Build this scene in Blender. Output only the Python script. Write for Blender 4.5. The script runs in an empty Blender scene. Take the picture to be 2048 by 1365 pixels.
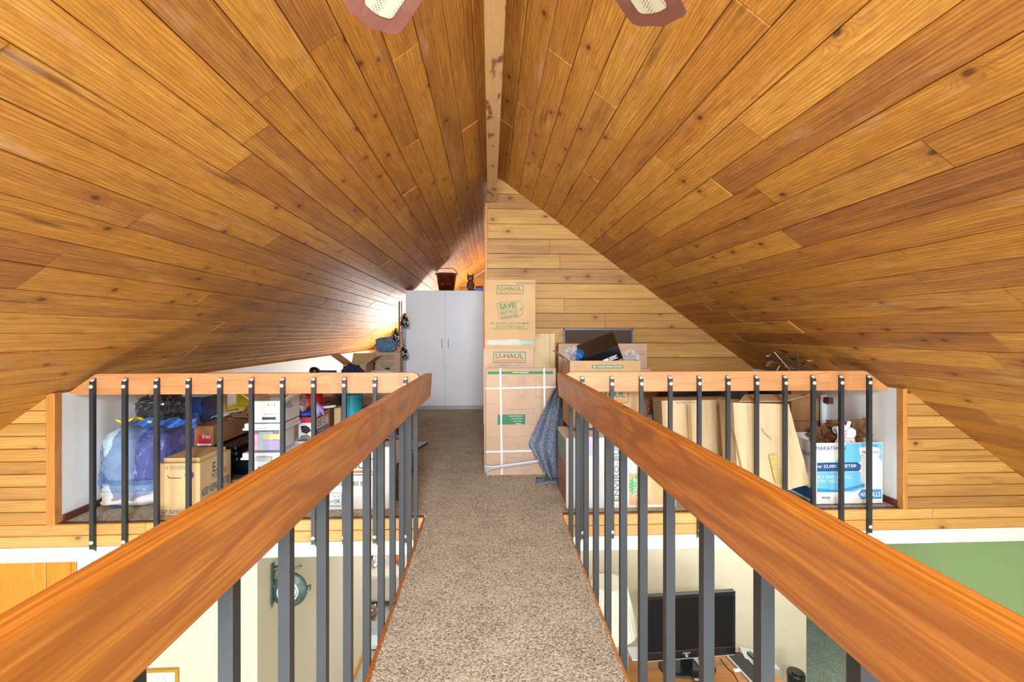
import bpy, math, random
from mathutils import Vector, Matrix, noise
random.seed(7)
S = bpy.context.scene
COL = S.collection
R = math.radians
# ------------------------------------------------------------------ camera
F, CX, CY, H = 930.0, 1024.0, 667.0, 1.21
TH = math.atan(44 / F)
cam_d = bpy.data.cameras.new('camera'); cam = bpy.data.objects.new('camera', cam_d); COL.objects.link(cam)
cam.location = (0, 0, H); cam.rotation_euler = (R(90), 0, -TH)
cam_d.sensor_fit = 'HORIZONTAL'; cam_d.sensor_width = 36; cam_d.lens = 36 * F / 2048
cam_d.shift_y = -(682.5 - CY) / 2048; cam_d.clip_start = .02
S.camera = cam
sT, cT = math.sin(TH), math.cos(TH)
def ray(px, py):
    u = (px - CX) / F; v = -(py - CY) / F
    return sT + u * cT, cT - u * sT, v
def W(px, py, Y):            # point of the plane y=Y seen at a pixel of the photo
    r = ray(px, py); k = Y / r[1]; return Vector((r[0] * k, Y, H + r[2] * k))
def Wz(px, py, z):
    r = ray(px, py); k = (z - H) / r[2]; return Vector((r[0] * k, r[1] * k, z))
# ------------------------------------------------------------------ world and lights
w = bpy.data.worlds.new('world'); S.world = w; w.use_nodes = True
bg = w.node_tree.nodes['Background']; bg.inputs[0].default_value = (.93, .97, 1, 1); bg.inputs[1].default_value = 1.0
def area(name, loc, rot, sx, sy, p, col=(1, 1, 1)):
    l = bpy.data.lights.new(name, 'AREA'); l.shape = 'RECTANGLE'; l.size = sx; l.size_y = sy; l.energy = p; l.color = col
    o = bpy.data.objects.new(name, l); COL.objects.link(o); o.location = loc; o.rotation_euler = rot; return o
area('great_room_window_light', (0.3, -3.2, .1), (R(90), 0, 0), 6.5, 4.2, 190, (.92, .97, 1))
area('bounce_lamp', (0.1, -1.7, 1.85), (R(80), 0, 0), .8, .5, 92, (.84, .93, 1)).data.spread = R(115)
area('low_window_light_left', (-2.4, -.6, -2.1), (R(150), 0, R(-10)), 1.2, 1.2, 80, (1, .98, .95))
area('low_window_light_right', (2.6, -.6, -2.1), (R(150), 0, R(10)), 1.2, 1.2, 45, (1, .98, .95))
area('end_window_light', (-.85, 10.5, .4), (R(-128), 0, 0), 1.7, .8, 125, (1, .99, .97))
area('lower_room_light', (-.6, 6.3, -.35), (0, 0, 0), 1.2, 2.4, 46, (.97, .98, 1))
area('desk_room_light', (2.6, 4.2, -.35), (0, 0, 0), 1.6, 1.0, 18, (1, .98, .95))
S.view_settings.view_transform = 'Standard'; S.view_settings.look = 'None'
S.view_settings.gamma = 1; S.view_settings.use_curve_mapping = False
S.view_settings.exposure = 0.45
# ------------------------------------------------------------------ materials
def lin(r, g, b):
    f = lambda c: (c / 255 / 12.92) if c <= 10 else ((c / 255 + .055) / 1.055) ** 2.4
    return (f(r), f(g), f(b), 1)
class NT:
    def __init__(s, name):
        s.m = bpy.data.materials.new(name); s.m.use_nodes = True; s.t = s.m.node_tree
        s.b = s.t.nodes['Principled BSDF']
    def n(s, k, **kw):
        o = s.t.nodes.new(k)
        for a, v in kw.items():
            if a.startswith('i_'):
                key = a[2:]; key = int(key) if key.isdigit() else key
                o.inputs[key].default_value = v
            else: setattr(o, a, v)
        return o
    def l(s, a, b): s.t.links.new(a, b)
    def ramp(s, fac, stops, interp='LINEAR'):
        r = s.n('ShaderNodeValToRGB'); e = r.color_ramp; e.interpolation = interp
        while len(e.elements) < len(stops): e.elements.new(.5)
        for el, (p, c) in zip(e.elements, stops): el.position = p; el.color = c if len(c) == 4 else (*c, 1)
        s.l(fac, r.inputs[0]); return r.outputs[0]
    def mix(s, fac, a, b, mode='MIX'):
        m = s.n('ShaderNodeMix', data_type='RGBA', blend_type=mode)
        for i, v in ((0, fac), (6, a), (7, b)):
            if hasattr(v, 'links'): s.l(v, m.inputs[i])
            else: m.inputs[i].default_value = v
        return m.outputs[2]
    def math(s, op, a, b=0.0, c=None):
        m = s.n('ShaderNodeMath', operation=op)
        for i, v in ((0, a), (1, b)) + (((2, c),) if c is not None else ()):
            if hasattr(v, 'links'): s.l(v, m.inputs[i])
            else: m.inputs[i].default_value = v
        return m.outputs[0]
    def bump(s, h, st, dist=.01):
        b = s.n('ShaderNodeBump'); b.inputs['Strength'].default_value = st; b.inputs['Distance'].default_value = dist
        s.l(h, b.inputs['Height']); s.l(b.outputs[0], s.b.inputs['Normal'])
def flat(name, c, rough=.6, metal=0, spec=.5, var=0, scale=8, bump=0, coat=0, trans=0, alpha=1):
    t = NT(name); t.b.inputs['Roughness'].default_value = rough; t.b.inputs['Metallic'].default_value = metal
    t.b.inputs['Specular IOR Level'].default_value = spec; t.b.inputs['Coat Weight'].default_value = coat
    t.b.inputs['Transmission Weight'].default_value = trans; t.b.inputs['Alpha'].default_value = alpha
    co = t.n('ShaderNodeTexCoord'); nz = t.n('ShaderNodeTexNoise', i_Scale=scale, i_Detail=5.0)
    t.l(co.outputs['Object'], nz.inputs['Vector'])
    d = tuple(x * (1 - var) for x in c[:3]) + (1,); u = tuple(min(1, x * (1 + var * .6)) for x in c[:3]) + (1,)
    t.l(t.ramp(nz.outputs[0], [(.3, d), (.7, u)]), t.b.inputs['Base Color'])
    if bump: t.bump(nz.outputs[0], bump, .01)
    return t.m
def wood(name, cols, knot=1.0, streak=.5, rough=.45, pale=0, bump=.25, axis=0, grain=.35, rings=.35, rnd=True, coat=0, mott=0):
    """object-space board wood, grain runs along local x (axis 0), y (1) or z (2)"""
    t = NT(name); t.b.inputs['Roughness'].default_value = rough; t.b.inputs['Coat Weight'].default_value = coat
    t.b.inputs['Coat Roughness'].default_value = .25
    co = t.n('ShaderNodeTexCoord'); sep = t.n('ShaderNodeSeparateXYZ'); t.l(co.outputs['Object'], sep.inputs[0])
    oi = t.n('ShaderNodeObjectInfo')
    rv = oi.outputs['Random'] if rnd else None
    order = {0: (0, 1, 2), 1: (1, 0, 2), 2: (2, 0, 1)}[axis]
    u = sep.outputs[order[0]]; v = sep.outputs[order[1]]; q = sep.outputs[order[2]]
    if rv is not None:
        u = t.math('ADD', u, t.math('MULTIPLY', rv, 53.7)); v = t.math('ADD', v, t.math('MULTIPLY', rv, 17.3))
    def vec(a, b, c):
        cb = t.n('ShaderNodeCombineXYZ'); t.l(t.math('MULTIPLY', u, a), cb.inputs[0]); t.l(t.math('MULTIPLY', v, b), cb.inputs[1])
        t.l(t.math('MULTIPLY', q, c), cb.inputs[2]); return cb.outputs[0]
    # knots
    vk = t.n('ShaderNodeTexVoronoi', voronoi_dimensions='2D', feature='F1', i_Scale=1.0); t.l(vec(2.3, 3.6, 1), vk.inputs['Vector'])
    kd = vk.outputs['Distance']
    sel = t.math('GREATER_THAN', vk.outputs['Color'], .42)
    core = t.math('MULTIPLY', t.ramp(kd, [(.025, (1, 1, 1)), (.06, (0, 0, 0))]), sel)
    halo = t.math('MULTIPLY', t.ramp(kd, [(.04, (1, 1, 1)), (.2, (0, 0, 0))], 'EASE'), sel)
    # warped across-grain coordinate
    nw = t.n('ShaderNodeTexNoise', i_Scale=1.0, i_Detail=2.0); t.l(vec(1.3, 5, 5), nw.inputs['Vector'])
    vv = t.math('ADD', t.math('MULTIPLY', v, 1.0), t.math('MULTIPLY', nw.outputs[0], .10))
    vv = t.math('ADD', vv, t.math('MULTIPLY', halo, .05))
    ring = t.math('SINE', t.math('MULTIPLY', vv, 420.0))
    ring = t.math('MULTIPLY_ADD', ring, .5, .5)
    fn = t.n('ShaderNodeTexNoise', i_Scale=1.0, i_Detail=7.0, i_Roughness=.65)
    t.l(vec(4, 130, 130), fn.inputs['Vector'])
    big = t.n('ShaderNodeTexNoise', i_Scale=1.0, i_Detail=3.0); t.l(vec(1.1, 9, 9), big.inputs['Vector'])
    # base colour per board, plus slow drift
    sel2 = t.math('MULTIPLY_ADD', big.outputs[0], .55, -.275)
    if rv is not None:
        wn = t.n('ShaderNodeTexWhiteNoise', noise_dimensions='1D'); t.l(rv, wn.inputs['W'])
        sel2 = t.math('ADD', sel2, wn.outputs['Value'])
    else: sel2 = t.math('ADD', sel2, .5)
    n = len(cols); base = t.ramp(sel2, [(i / (n - 1), lin(*c)) for i, c in enumerate(cols)])
    dk = t.mix(1.0, base, (.52, .40, .30, 1), 'MULTIPLY')
    c1 = t.mix(t.math('MULTIPLY', t.ramp(ring, [(.55, (0, 0, 0)), (1, (1, 1, 1))]), rings), base, dk)
    c2 = t.mix(t.math('MULTIPLY', t.ramp(fn.outputs[0], [(.42, (1, 1, 1)), (.62, (0, 0, 0))]), grain), c1, dk)
    sn = t.n('ShaderNodeTexNoise', i_Scale=1.0, i_Detail=3.0); t.l(vec(1.2, 16, 16), sn.inputs['Vector'])
    st = t.math('MULTIPLY', t.ramp(sn.outputs[0], [(.63, (0, 0, 0)), (.72, (1, 1, 1))]), streak)
    dark = lin(88, 44, 22)
    c3 = t.mix(st, c2, dark)
    if mott:
        mn = t.n('ShaderNodeTexNoise', i_Scale=1.0, i_Detail=4.0); t.l(vec(7, 16, 10), mn.inputs['Vector'])
        c3 = t.mix(t.math('MULTIPLY', t.ramp(mn.outputs[0], [(.56, (0, 0, 0)), (.66, (1, 1, 1))]), mott), c3, lin(110, 62, 34))
    if knot:
        c3 = t.mix(t.math('MULTIPLY', halo, .5 * knot), c3, dk)
        c3 = t.mix(t.math('MULTIPLY', core, .8 * knot), c3, lin(66, 36, 20))
    if pale:
        pn = t.n('ShaderNodeTexNoise', i_Scale=1.0, i_Detail=4.0); t.l(vec(2.5, 12, 9), pn.inputs['Vector'])
        c3 = t.mix(t.math('MULTIPLY', t.ramp(pn.outputs[0], [(.6, (0, 0, 0)), (.8, (1, 1, 1))]), pale), c3, lin(222, 196, 160))
    t.l(c3, t.b.inputs['Base Color'])
    bn = t.n('ShaderNodeTexNoise', i_Scale=1.0, i_Detail=5.0); t.l(vec(11, 38, 30), bn.inputs['Vector'])
    t.bump(t.math('ADD', t.math('MULTIPLY', fn.outputs[0], .35), bn.outputs[0]), bump, .006)
    return t.m
MW = {}
MW['ceil'] = wood('knotty_cedar_ceiling', [(198, 134, 50), (212, 148, 56), (180, 118, 54), (222, 160, 68), (204, 138, 50), (172, 110, 52)], 1, .7, .55, pale=.3, bump=.85, mott=.22, grain=.6, rings=.55)
MW['wall'] = wood('knotty_cedar_wall', [(202, 152, 74), (184, 132, 62), (216, 168, 88), (168, 118, 58), (208, 156, 78)], 1, .35, .55, pale=.2, bump=.3)
MW['fascia'] = wood('pale_cedar_fascia', [(222, 172, 96), (210, 156, 80), (228, 180, 106)], .8, .1, .5, pale=.3, bump=.2)
MW['rail'] = wood('orange_stained_rail', [(184, 112, 38), (194, 120, 42), (176, 104, 42)], .7, .2, .38, bump=.12, rnd=False, axis=0, grain=.7, rings=.7, coat=.25)
MW['railloft'] = wood('orange_stained_rail_loft', [(196, 136, 84), (204, 144, 92), (190, 128, 78)], .6, .15, .4, bump=.12, rnd=False, axis=0, grain=.3, rings=.3, coat=.2)
MW['beam'] = wood('weathered_beam', [(204, 158, 104), (196, 148, 96), (178, 132, 88)], .2, .3, .6, bump=.4, axis=1, mott=.9, grain=.25, rings=.1)
MW['trim'] = wood('golden_trim', [(204, 138, 62), (212, 146, 70)], .4, .1, .45, axis=2, bump=.1)
MW['dark'] = wood('dark_reddish_trim', [(96, 50, 34), (110, 60, 40)], .2, .1, .5, axis=1)
MW['desk'] = wood('oak_desk_top', [(176, 116, 58), (188, 126, 64)], .1, .2, .35, coat=.3)
MW['door'] = wood('honey_oak_door', [(214, 140, 34), (222, 150, 44)], 0, .0, .35, axis=2, coat=.3, bump=.05)
MW['ply'] = wood('pine_panel', [(222, 190, 136), (228, 198, 146)], .5, .05, .55, axis=2, bump=.05, grain=.2, rings=.15)
white = flat('white_paint', lin(238, 236, 230), .55, var=.02)
kneewhite = flat('white_knee_wall_paint', lin(232, 232, 228), .6, var=.03)
cream = flat('cream_wall_paint', lin(212, 199, 172), .6, var=.02)
green = flat('sage_green_wall_paint', lin(146, 172, 118), .6, var=.03)
ctrim = flat('cream_trim_paint', lin(244, 238, 216), .5, var=.01)
cab_white = flat('white_melamine', lin(232, 232, 236), .35, var=.01)
cab_edge = flat('pale_grey_kick', lin(176, 178, 182), .5)
black_metal = flat('dark_grey_baluster_paint', lin(50, 52, 54), .42, .2, var=.12, scale=14)
bolt_m = flat('zinc_bolt', lin(222, 222, 214), .3, .35)
chrome = flat('brushed_chrome', lin(176, 180, 186), .4, .75)
card = flat('cardboard', lin(188, 152, 108), .8, var=.07, scale=5)
card2 = flat('pinkish_cardboard', lin(192, 160, 132), .8, var=.06, scale=4)
card3 = flat('brown_cardboard', lin(150, 104, 66), .8, var=.1, scale=5)
cardw = flat('white_carton', lin(228, 226, 222), .6, var=.03)
kraft = flat('creased_kraft_paper', lin(206, 178, 136), .65, var=.12, scale=2.2, bump=.25)
tan = flat('tan_egg_carton_board', lin(206, 176, 124), .75, var=.05)
ink_g = flat('green_ink', lin(46, 116, 72), .6)
ink_o = flat('orange_ink', lin(214, 112, 58), .6)
ink_b = flat('blue_ink', lin(64, 78, 116), .6)
ink_k = flat('black_ink', lin(38, 34, 32), .6)
ink_w = flat('white_ink', lin(240, 240, 240), .5)
ink_n = flat('navy_ink', lin(30, 84, 142), .5)
ink_r = flat('red_ink', lin(190, 34, 40), .5)
ink_gray = flat('grey_ink', lin(120, 122, 122), .6)
ink_teal = flat('teal_ink', lin(78, 166, 166), .4)
sky_ink = flat('sky_blue_print', lin(104, 186, 224), .5)
sky_ink2 = flat('mid_blue_print', lin(58, 140, 196), .5)
tape = flat('clear_packing_tape', lin(212, 204, 190), .15, var=.15, scale=30, coat=.6, alpha=.4)
tapey = flat('yellowed_tape', lin(196, 172, 104), .2, var=.25, scale=40, coat=.5)
strap_m = flat('white_strapping', lin(238, 238, 240), .4)
plas_w = flat('milky_plastic', lin(226, 230, 236), .25, var=.05, coat=.3)
plas_y = flat('yellow_plastic', lin(226, 200, 24), .35)
plas_b = flat('deep_blue_plastic', lin(20, 62, 140), .3, coat=.3)
plas_t = flat('bright_teal_plastic', lin(34, 160, 180), .35)
plas_dt = flat('dark_teal_plastic', lin(18, 84, 104), .35)
plas_k = flat('black_plastic', lin(22, 22, 26), .3, coat=.3)
plas_kb = flat('black_blue_plastic', lin(24, 32, 48), .25, coat=.3)
screen_m = flat('tv_screen', lin(24, 25, 27), .3, spec=.2)
copper = flat('copper_bucket', lin(134, 62, 34), .4, .6, var=.25, scale=20, bump=.2)
sil = flat('silver_plastic', lin(184, 186, 192), .35, .3)
red_m = flat('red_cloth', lin(176, 26, 26), .7)
navy = flat('navy_plaid_cloth', lin(28, 38, 78), .8, var=.5, scale=60)
lilac = flat('lilac_cloth', lin(168, 146, 208), .8)
purple_bl = flat('purple_blanket', lin(128, 112, 172), .85, var=.25, scale=9, bump=.3)
pale_bl = flat('pale_blue_blanket', lin(186, 212, 230), .85, var=.12, scale=9, bump=.3)
beige_f = flat('beige_upholstery', lin(198, 186, 172), .9, var=.1)
grey_f = flat('grey_fabric', lin(120, 120, 124), .9, var=.2)
brownp = flat('brown_packing_paper', lin(128, 88, 56), .75, var=.15, scale=6)
whitep = flat('white_packing_paper', lin(236, 232, 230), .7, var=.03)
foil = flat('silvery_ornament_metal', lin(214, 212, 204), .2, .9)
blackiron = flat('verdigris_iron', lin(84, 104, 94), .45, .4, var=.3, scale=30)
frame_g = flat('gilt_picture_frame', lin(190, 150, 60), .35, .5)
def film(name, c, a):
    t = NT(name); t.b.inputs['Base Color'].default_value = c; t.b.inputs['Roughness'].default_value = .18
    t.b.inputs['Alpha'].default_value = a; t.b.inputs['Coat Weight'].default_value = .8
    co = t.n('ShaderNodeTexCoord'); nz = t.n('ShaderNodeTexNoise', i_Scale=14.0, i_Detail=6.0, i_Distortion=2.2)
    t.l(co.outputs['Object'], nz.inputs['Vector']); t.bump(nz.outputs[0], 1.0, .03); return t.m
bagblue = film('blue_bag_film', lin(56, 110, 190), .42)
bagblack = film('black_bag_film', lin(44, 48, 54), 1)
bagnavy = film('navy_bag_film', lin(20, 28, 60), 1)
bagblue2 = film('blue_grey_bag_film', lin(88, 136, 170), .85)
clearfilm = film('clear_film', lin(226, 226, 230), .35)
clearbox = film('clear_tote_plastic', lin(232, 238, 244), .22)
def carpet_mat(name, a, b, c, sc):
    t = NT(name); t.b.inputs['Roughness'].default_value = .95; t.b.inputs['Specular IOR Level'].default_value = .1
    co = t.n('ShaderNodeTexCoord'); n1 = t.n('ShaderNodeTexNoise', i_Scale=sc, i_Detail=3.0, i_Roughness=.75)
    n2 = t.n('ShaderNodeTexNoise', i_Scale=sc * 2.3, i_Detail=2.0); n3 = t.n('ShaderNodeTexNoise', i_Scale=5.0, i_Detail=3.0)
    for x in (n1, n2, n3): t.l(co.outputs['Object'], x.inputs['Vector'])
    s = t.math('ADD', t.math('MULTIPLY', n1.outputs[0], .6), t.math('MULTIPLY', n2.outputs[0], .4))
    s = t.math('ADD', s, t.math('MULTIPLY_ADD', n3.outputs[0], .10, -.05))
    t.l(t.ramp(s, [(.38, lin(*a)), (.5, lin(*b)), (.6, lin(*c))]), t.b.inputs['Base Color'])
    t.bump(s, .9, .012); return t.m
carpet = carpet_mat('beige_carpet', (104, 94, 78), (194, 182, 160), (232, 222, 202), 105)
carpet_d = carpet_mat('grey_carpet', (96, 104, 98), (150, 158, 148), (196, 202, 192), 90)
blanket_m = carpet_mat('felt_moving_blanket', (66, 74, 92), (116, 126, 146), (176, 186, 202), 120)
t = NT('woven_cane'); t.b.inputs['Roughness'].default_value = .6
co = t.n('ShaderNodeTexCoord'); vo = t.n('ShaderNodeTexVoronoi', i_Scale=110.0, i_Randomness=.15); t.l(co.outputs['Object'], vo.inputs['Vector'])
t.l(t.ramp(vo.outputs['Distance'], [(.22, lin(120, 106, 80)), (.36, lin(230, 222, 190))]), t.b.inputs['Base Color']); cane = t.m
blade_m = flat('mahogany_fan_blade', lin(150, 92, 78), .3, var=.15, scale=6, coat=.5)
t = NT('insect_screen_mesh'); t.b.inputs['Base Color'].default_value = lin(84, 66, 54); t.b.inputs['Alpha'].default_value = .6; t.b.inputs['Roughness'].default_value = .7; mesh_m = t.m
def emit(name, c, s):
    t = NT(name); t.b.inputs['Base Color'].default_value = c
    t.b.inputs['Emission Color'].default_value = c; t.b.inputs['Emission Strength'].default_value = s; return t.m
skypane = emit('daylit_window_glass', lin(235, 243, 255), 2.5)
# ------------------------------------------------------------------ mesh helpers
class MB:
    def __init__(s): s.v = []; s.f = []
    def add(s, v, f):
        n = len(s.v); s.v += [tuple(x) for x in v]; s.f += [tuple(i + n for i in q) for q in f]; return s
    def box(s, x0, x1, y0, y1, z0, z1, M=None):
        v = [Vector((x, y, z)) for x in (x0, x1) for y in (y0, y1) for z in (z0, z1)]
        if M: v = [M @ p for p in v]
        return s.add(v, [(0, 1, 3, 2), (4, 6, 7, 5), (0, 4, 5, 1), (2, 3, 7, 6), (0, 2, 6, 4), (1, 5, 7, 3)])
    def prism(s, pts, d):    # polygon (3d points) extruded by vector d
        d = Vector(d); a = [Vector(p) for p in pts]; n = len(a)
        return s.add(a + [p + d for p in a], [tuple(range(n - 1, -1, -1)), tuple(range(n, 2 * n))] + [(i, (i + 1) % n, n + (i + 1) % n, n + i) for i in range(n)])
    def tube(s, path, r, n=8, cap=True):
        P = [Vector(p) for p in path]; rings = []
        for i, p in enumerate(P):
            d = (P[min(i + 1, len(P) - 1)] - P[max(i - 1, 0)]).normalized()
            a = d.orthogonal().normalized() if i == 0 else (a - d * a.dot(d)).normalized()
            b = d.cross(a); rr = r[i] if isinstance(r, (list, tuple)) else r
            rings.append([p + (a * math.cos(2 * math.pi * k / n) + b * math.sin(2 * math.pi * k / n)) * rr for k in range(n)])
        v = [q for g in rings for q in g]; f = []
        for i in range(len(P) - 1):
            for k in range(n): f.append((i * n + k, i * n + (k + 1) % n, (i + 1) * n + (k + 1) % n, (i + 1) * n + k))
        if cap: f += [tuple(range(n - 1, -1, -1)), tuple(range((len(P) - 1) * n, len(P) * n))]
        return s.add(v, f)
    def lathe(s, prof, c, n=24, M=None, flute=0):
        c = Vector(c); v = []; f = []
        for r, z in prof:
            for k in range(n):
                a = 2 * math.pi * k / n; rr = r * (1 + flute * (1 if k % 2 else -1))
                p = Vector((rr * math.cos(a), rr * math.sin(a), z))
                if M: p = M @ p
                v.append(p + c)
        for i in range(len(prof) - 1):
            for k in range(n): f.append((i * n + k, i * n + (k + 1) % n, (i + 1) * n + (k + 1) % n, (i + 1) * n + k))
        if prof[0][0] > 1e-5: f.append(tuple(range(n - 1, -1, -1))) if prof[0] != prof[-1] else None
        return s.add(v, [q for q in f if q])
    def lump(s, c, r, amp=.12, fr=2.5, ex=2.0, nu=28, nv=18, seed=0, flat_z=None):
        c = Vector(c); v = []; f = []
        sg = lambda x, e: math.copysign(abs(x) ** e, x)
        for j in range(nv + 1):
            ph = -math.pi / 2 + math.pi * j / nv
            for i in range(nu):
                a = 2 * math.pi * i / nu; e = 2 / ex
                d = Vector((sg(math.cos(ph), e) * sg(math.cos(a), e), sg(math.cos(ph), e) * sg(math.sin(a), e), sg(math.sin(ph), e)))
                k = 1 + amp * noise.fractal(d * fr + Vector((seed * 7.1, seed * 3.3, 0)), 1, 2, 4)
                p = Vector((d.x * r[0] * k, d.y * r[1] * k, d.z * r[2] * k))
                p = p + c
                if flat_z is not None: p.z = max(p.z, flat_z)
                v.append(p)
        for j in range(nv):
            for i in range(nu): f.append((j * nu + i, j * nu + (i + 1) % nu, (j + 1) * nu + (i + 1) % nu, (j + 1) * nu + i))
        return s.add(v, f)
    def sheet(s, fn, nu, nv, th=0):
        v = [Vector(fn(i / nu, j / nv)) for j in range(nv + 1) for i in range(nu + 1)]; m = nu + 1
        f = [(j * m + i, j * m + i + 1, (j + 1) * m + i + 1, (j + 1) * m + i) for j in range(nv) for i in range(nu)]
        return s.add(v, f)
def tag(o, label=None, cat=None, group=None, kind=None):
    for k, v in (('label', label), ('category', cat), ('group', group), ('kind', kind)):
        if v: o[k] = v
    return o
def root(name, label, cat, loc, group=None, kind=None):
    o = bpy.data.objects.new(name, None); COL.objects.link(o); o.location = loc; o.empty_display_size = .05
    return tag(o, label, cat, group, kind)
def build(mb, name, m, parent=None, smooth=False, bevel=0, solid=0, label=None, kind=None, own=True):
    me = bpy.data.meshes.new(name)
    v = [Vector(p) for p in mb.v]
    o0 = Vector((sum(p.x for p in v), sum(p.y for p in v), sum(p.z for p in v))) / len(v) if own else Vector()
    me.from_pydata([p - o0 for p in v], [], mb.f); me.update()
    if smooth: me.polygons.foreach_set('use_smooth', [True] * len(me.polygons))
    me.materials.append(m)
    o = bpy.data.objects.new(name, me); COL.objects.link(o); o.location = o0
    if parent:
        o.parent = parent
        q = Vector(); p = parent
        while p: q = q + Vector(p.location); p = p.parent
        o.location = o0 - q
    if solid: k = o.modifiers.new('s', 'SOLIDIFY'); k.thickness = solid; k.offset = 0
    if bevel: k = o.modifiers.new('b', 'BEVEL'); k.width = bevel; k.segments = 2; k.limit_method = 'ANGLE'
    return tag(o, label, None, None, kind)
def bx(name, m, x0, x1, y0, y1, z0, z1, parent=None, bevel=0, M=None, **k):
    return build(MB().box(x0, x1, y0, y1, z0, z1, M), name, m, parent, bevel=bevel, **k)
def struct(o): o['kind'] = 'structure'; return o
# lettering on a face: org=world centre, ux=reading direction, uy=up; one mesh
_fc = {}
def text(s, org, h, m, parent, ux=(1, 0, 0), uy=(0, 0, 1), w=None, bold=0.0, shear=0.0, name='lettering', rot=0, lift=.0015):
    bold = bold * .55; key = (s, bold, shear)
    if key not in _fc:
        cu = bpy.data.curves.new('t', 'FONT'); cu.body = s; cu.size = 1; cu.offset = bold; cu.shear = shear; cu.resolution_u = 2
        cu.align_x = 'CENTER'; cu.align_y = 'CENTER'
        ob = bpy.data.objects.new('t', cu); COL.objects.link(ob)
        me = bpy.data.meshes.new_from_object(ob.evaluated_get(bpy.context.evaluated_depsgraph_get()))
        vs = [v.co.copy() for v in me.vertices]; fs = [tuple(p.vertices) for p in me.polygons]
        bpy.data.objects.remove(ob); bpy.data.curves.remove(cu); bpy.data.meshes.remove(me)
        x0, x1 = min(v.x for v in vs), max(v.x for v in vs); y0, y1 = min(v.y for v in vs), max(v.y for v in vs)
        _fc[key] = ([Vector((v.x - (x0 + x1) / 2, v.y - (y0 + y1) / 2, 0)) for v in vs], fs, x1 - x0, y1 - y0)
    vs, fs, tw, thh = _fc[key]
    ux, uy = Vector(ux), Vector(uy); nn = ux.cross(uy)
    if rot: c_, s_ = math.cos(rot), math.sin(rot); ux, uy = ux * c_ + uy * s_, uy * c_ - ux * s_
    sy = h / thh; sx = (w / tw) if w else sy
    o = Vector(org) + nn * lift
    return build(MB().add([o + ux * v.x * sx + uy * v.y * sy for v in vs], fs), name, m, parent)
def plate(x, z, wd, hg, Y, m, parent, name='print_panel', ux=(1, 0, 0), uy=(0, 0, 1), lift=.001, th=.0006):
    ux, uy = Vector(ux), Vector(uy); nn = ux.cross(uy); c = Vector((x, Y, z)) + nn * lift
    p = [c + ux * a * wd / 2 + uy * b * hg / 2 for a, b in ((-1, -1), (1, -1), (1, 1), (-1, 1))]
    return build(MB().prism(p, nn * th), name, m, parent)
def poly(pts, Y, m, parent, name='print_panel', lift=.001):
    return build(MB().prism([Vector((x, Y - lift, z)) for x, z in pts][::-1], (0, .0005, 0)), name, m, parent)
def ringplate(c, wd, hg, t_, m, parent, ux=(1, 0, 0), uy=(0, 0, 1), name='logo_outline', rad=None, seg=5):
    ux, uy = Vector(ux), Vector(uy); nn = ux.cross(uy); c = Vector(c) + nn * .0015; rad = rad or hg * .18
    def rr(w_, h_, r_):
        out = []
        for cx, cy, a0 in ((1, 1, 0), (-1, 1, 90), (-1, -1, 180), (1, -1, 270)):
            for k in range(seg + 1):
                a = R(a0 + 90 * k / seg); out.append(c + ux * (cx * (w_ / 2 - r_) + r_ * math.cos(a)) + uy * (cy * (h_ / 2 - r_) + r_ * math.sin(a)))
        return out
    a = rr(wd, hg, rad); b = rr(wd - 2 * t_, hg - 2 * t_, max(rad - t_, .0005)); n = len(a)
    return build(MB().add(a + b, [(i, (i + 1) % n, n + (i + 1) % n, n + i) for i in range(n)]), name, m, parent)
def uhaul(c, wd, parent, ux=(1, 0, 0), uy=(0, 0, 1)):
    c = Vector(c); ux, uy = Vector(ux), Vector(uy); hg = wd * .34
    ringplate(c, wd, hg, wd * .022, ink_g, parent, ux, uy, rad=wd * .045)
    text('U-HAUL', c + uy * hg * .12, hg * .45, ink_g, parent, ux, uy, w=wd * .86, bold=.03)
    q = c - uy * hg * .28; nn = ux.cross(uy)
    p = [q + nn * .0012 + ux * a * wd * .44 + uy * b * hg * .075 for a, b in ((-1, -1), (1, -1), (1, 1), (-1, 1))]
    build(MB().prism(p, nn * .0004), 'logo_stripe', ink_o, parent)
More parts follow.
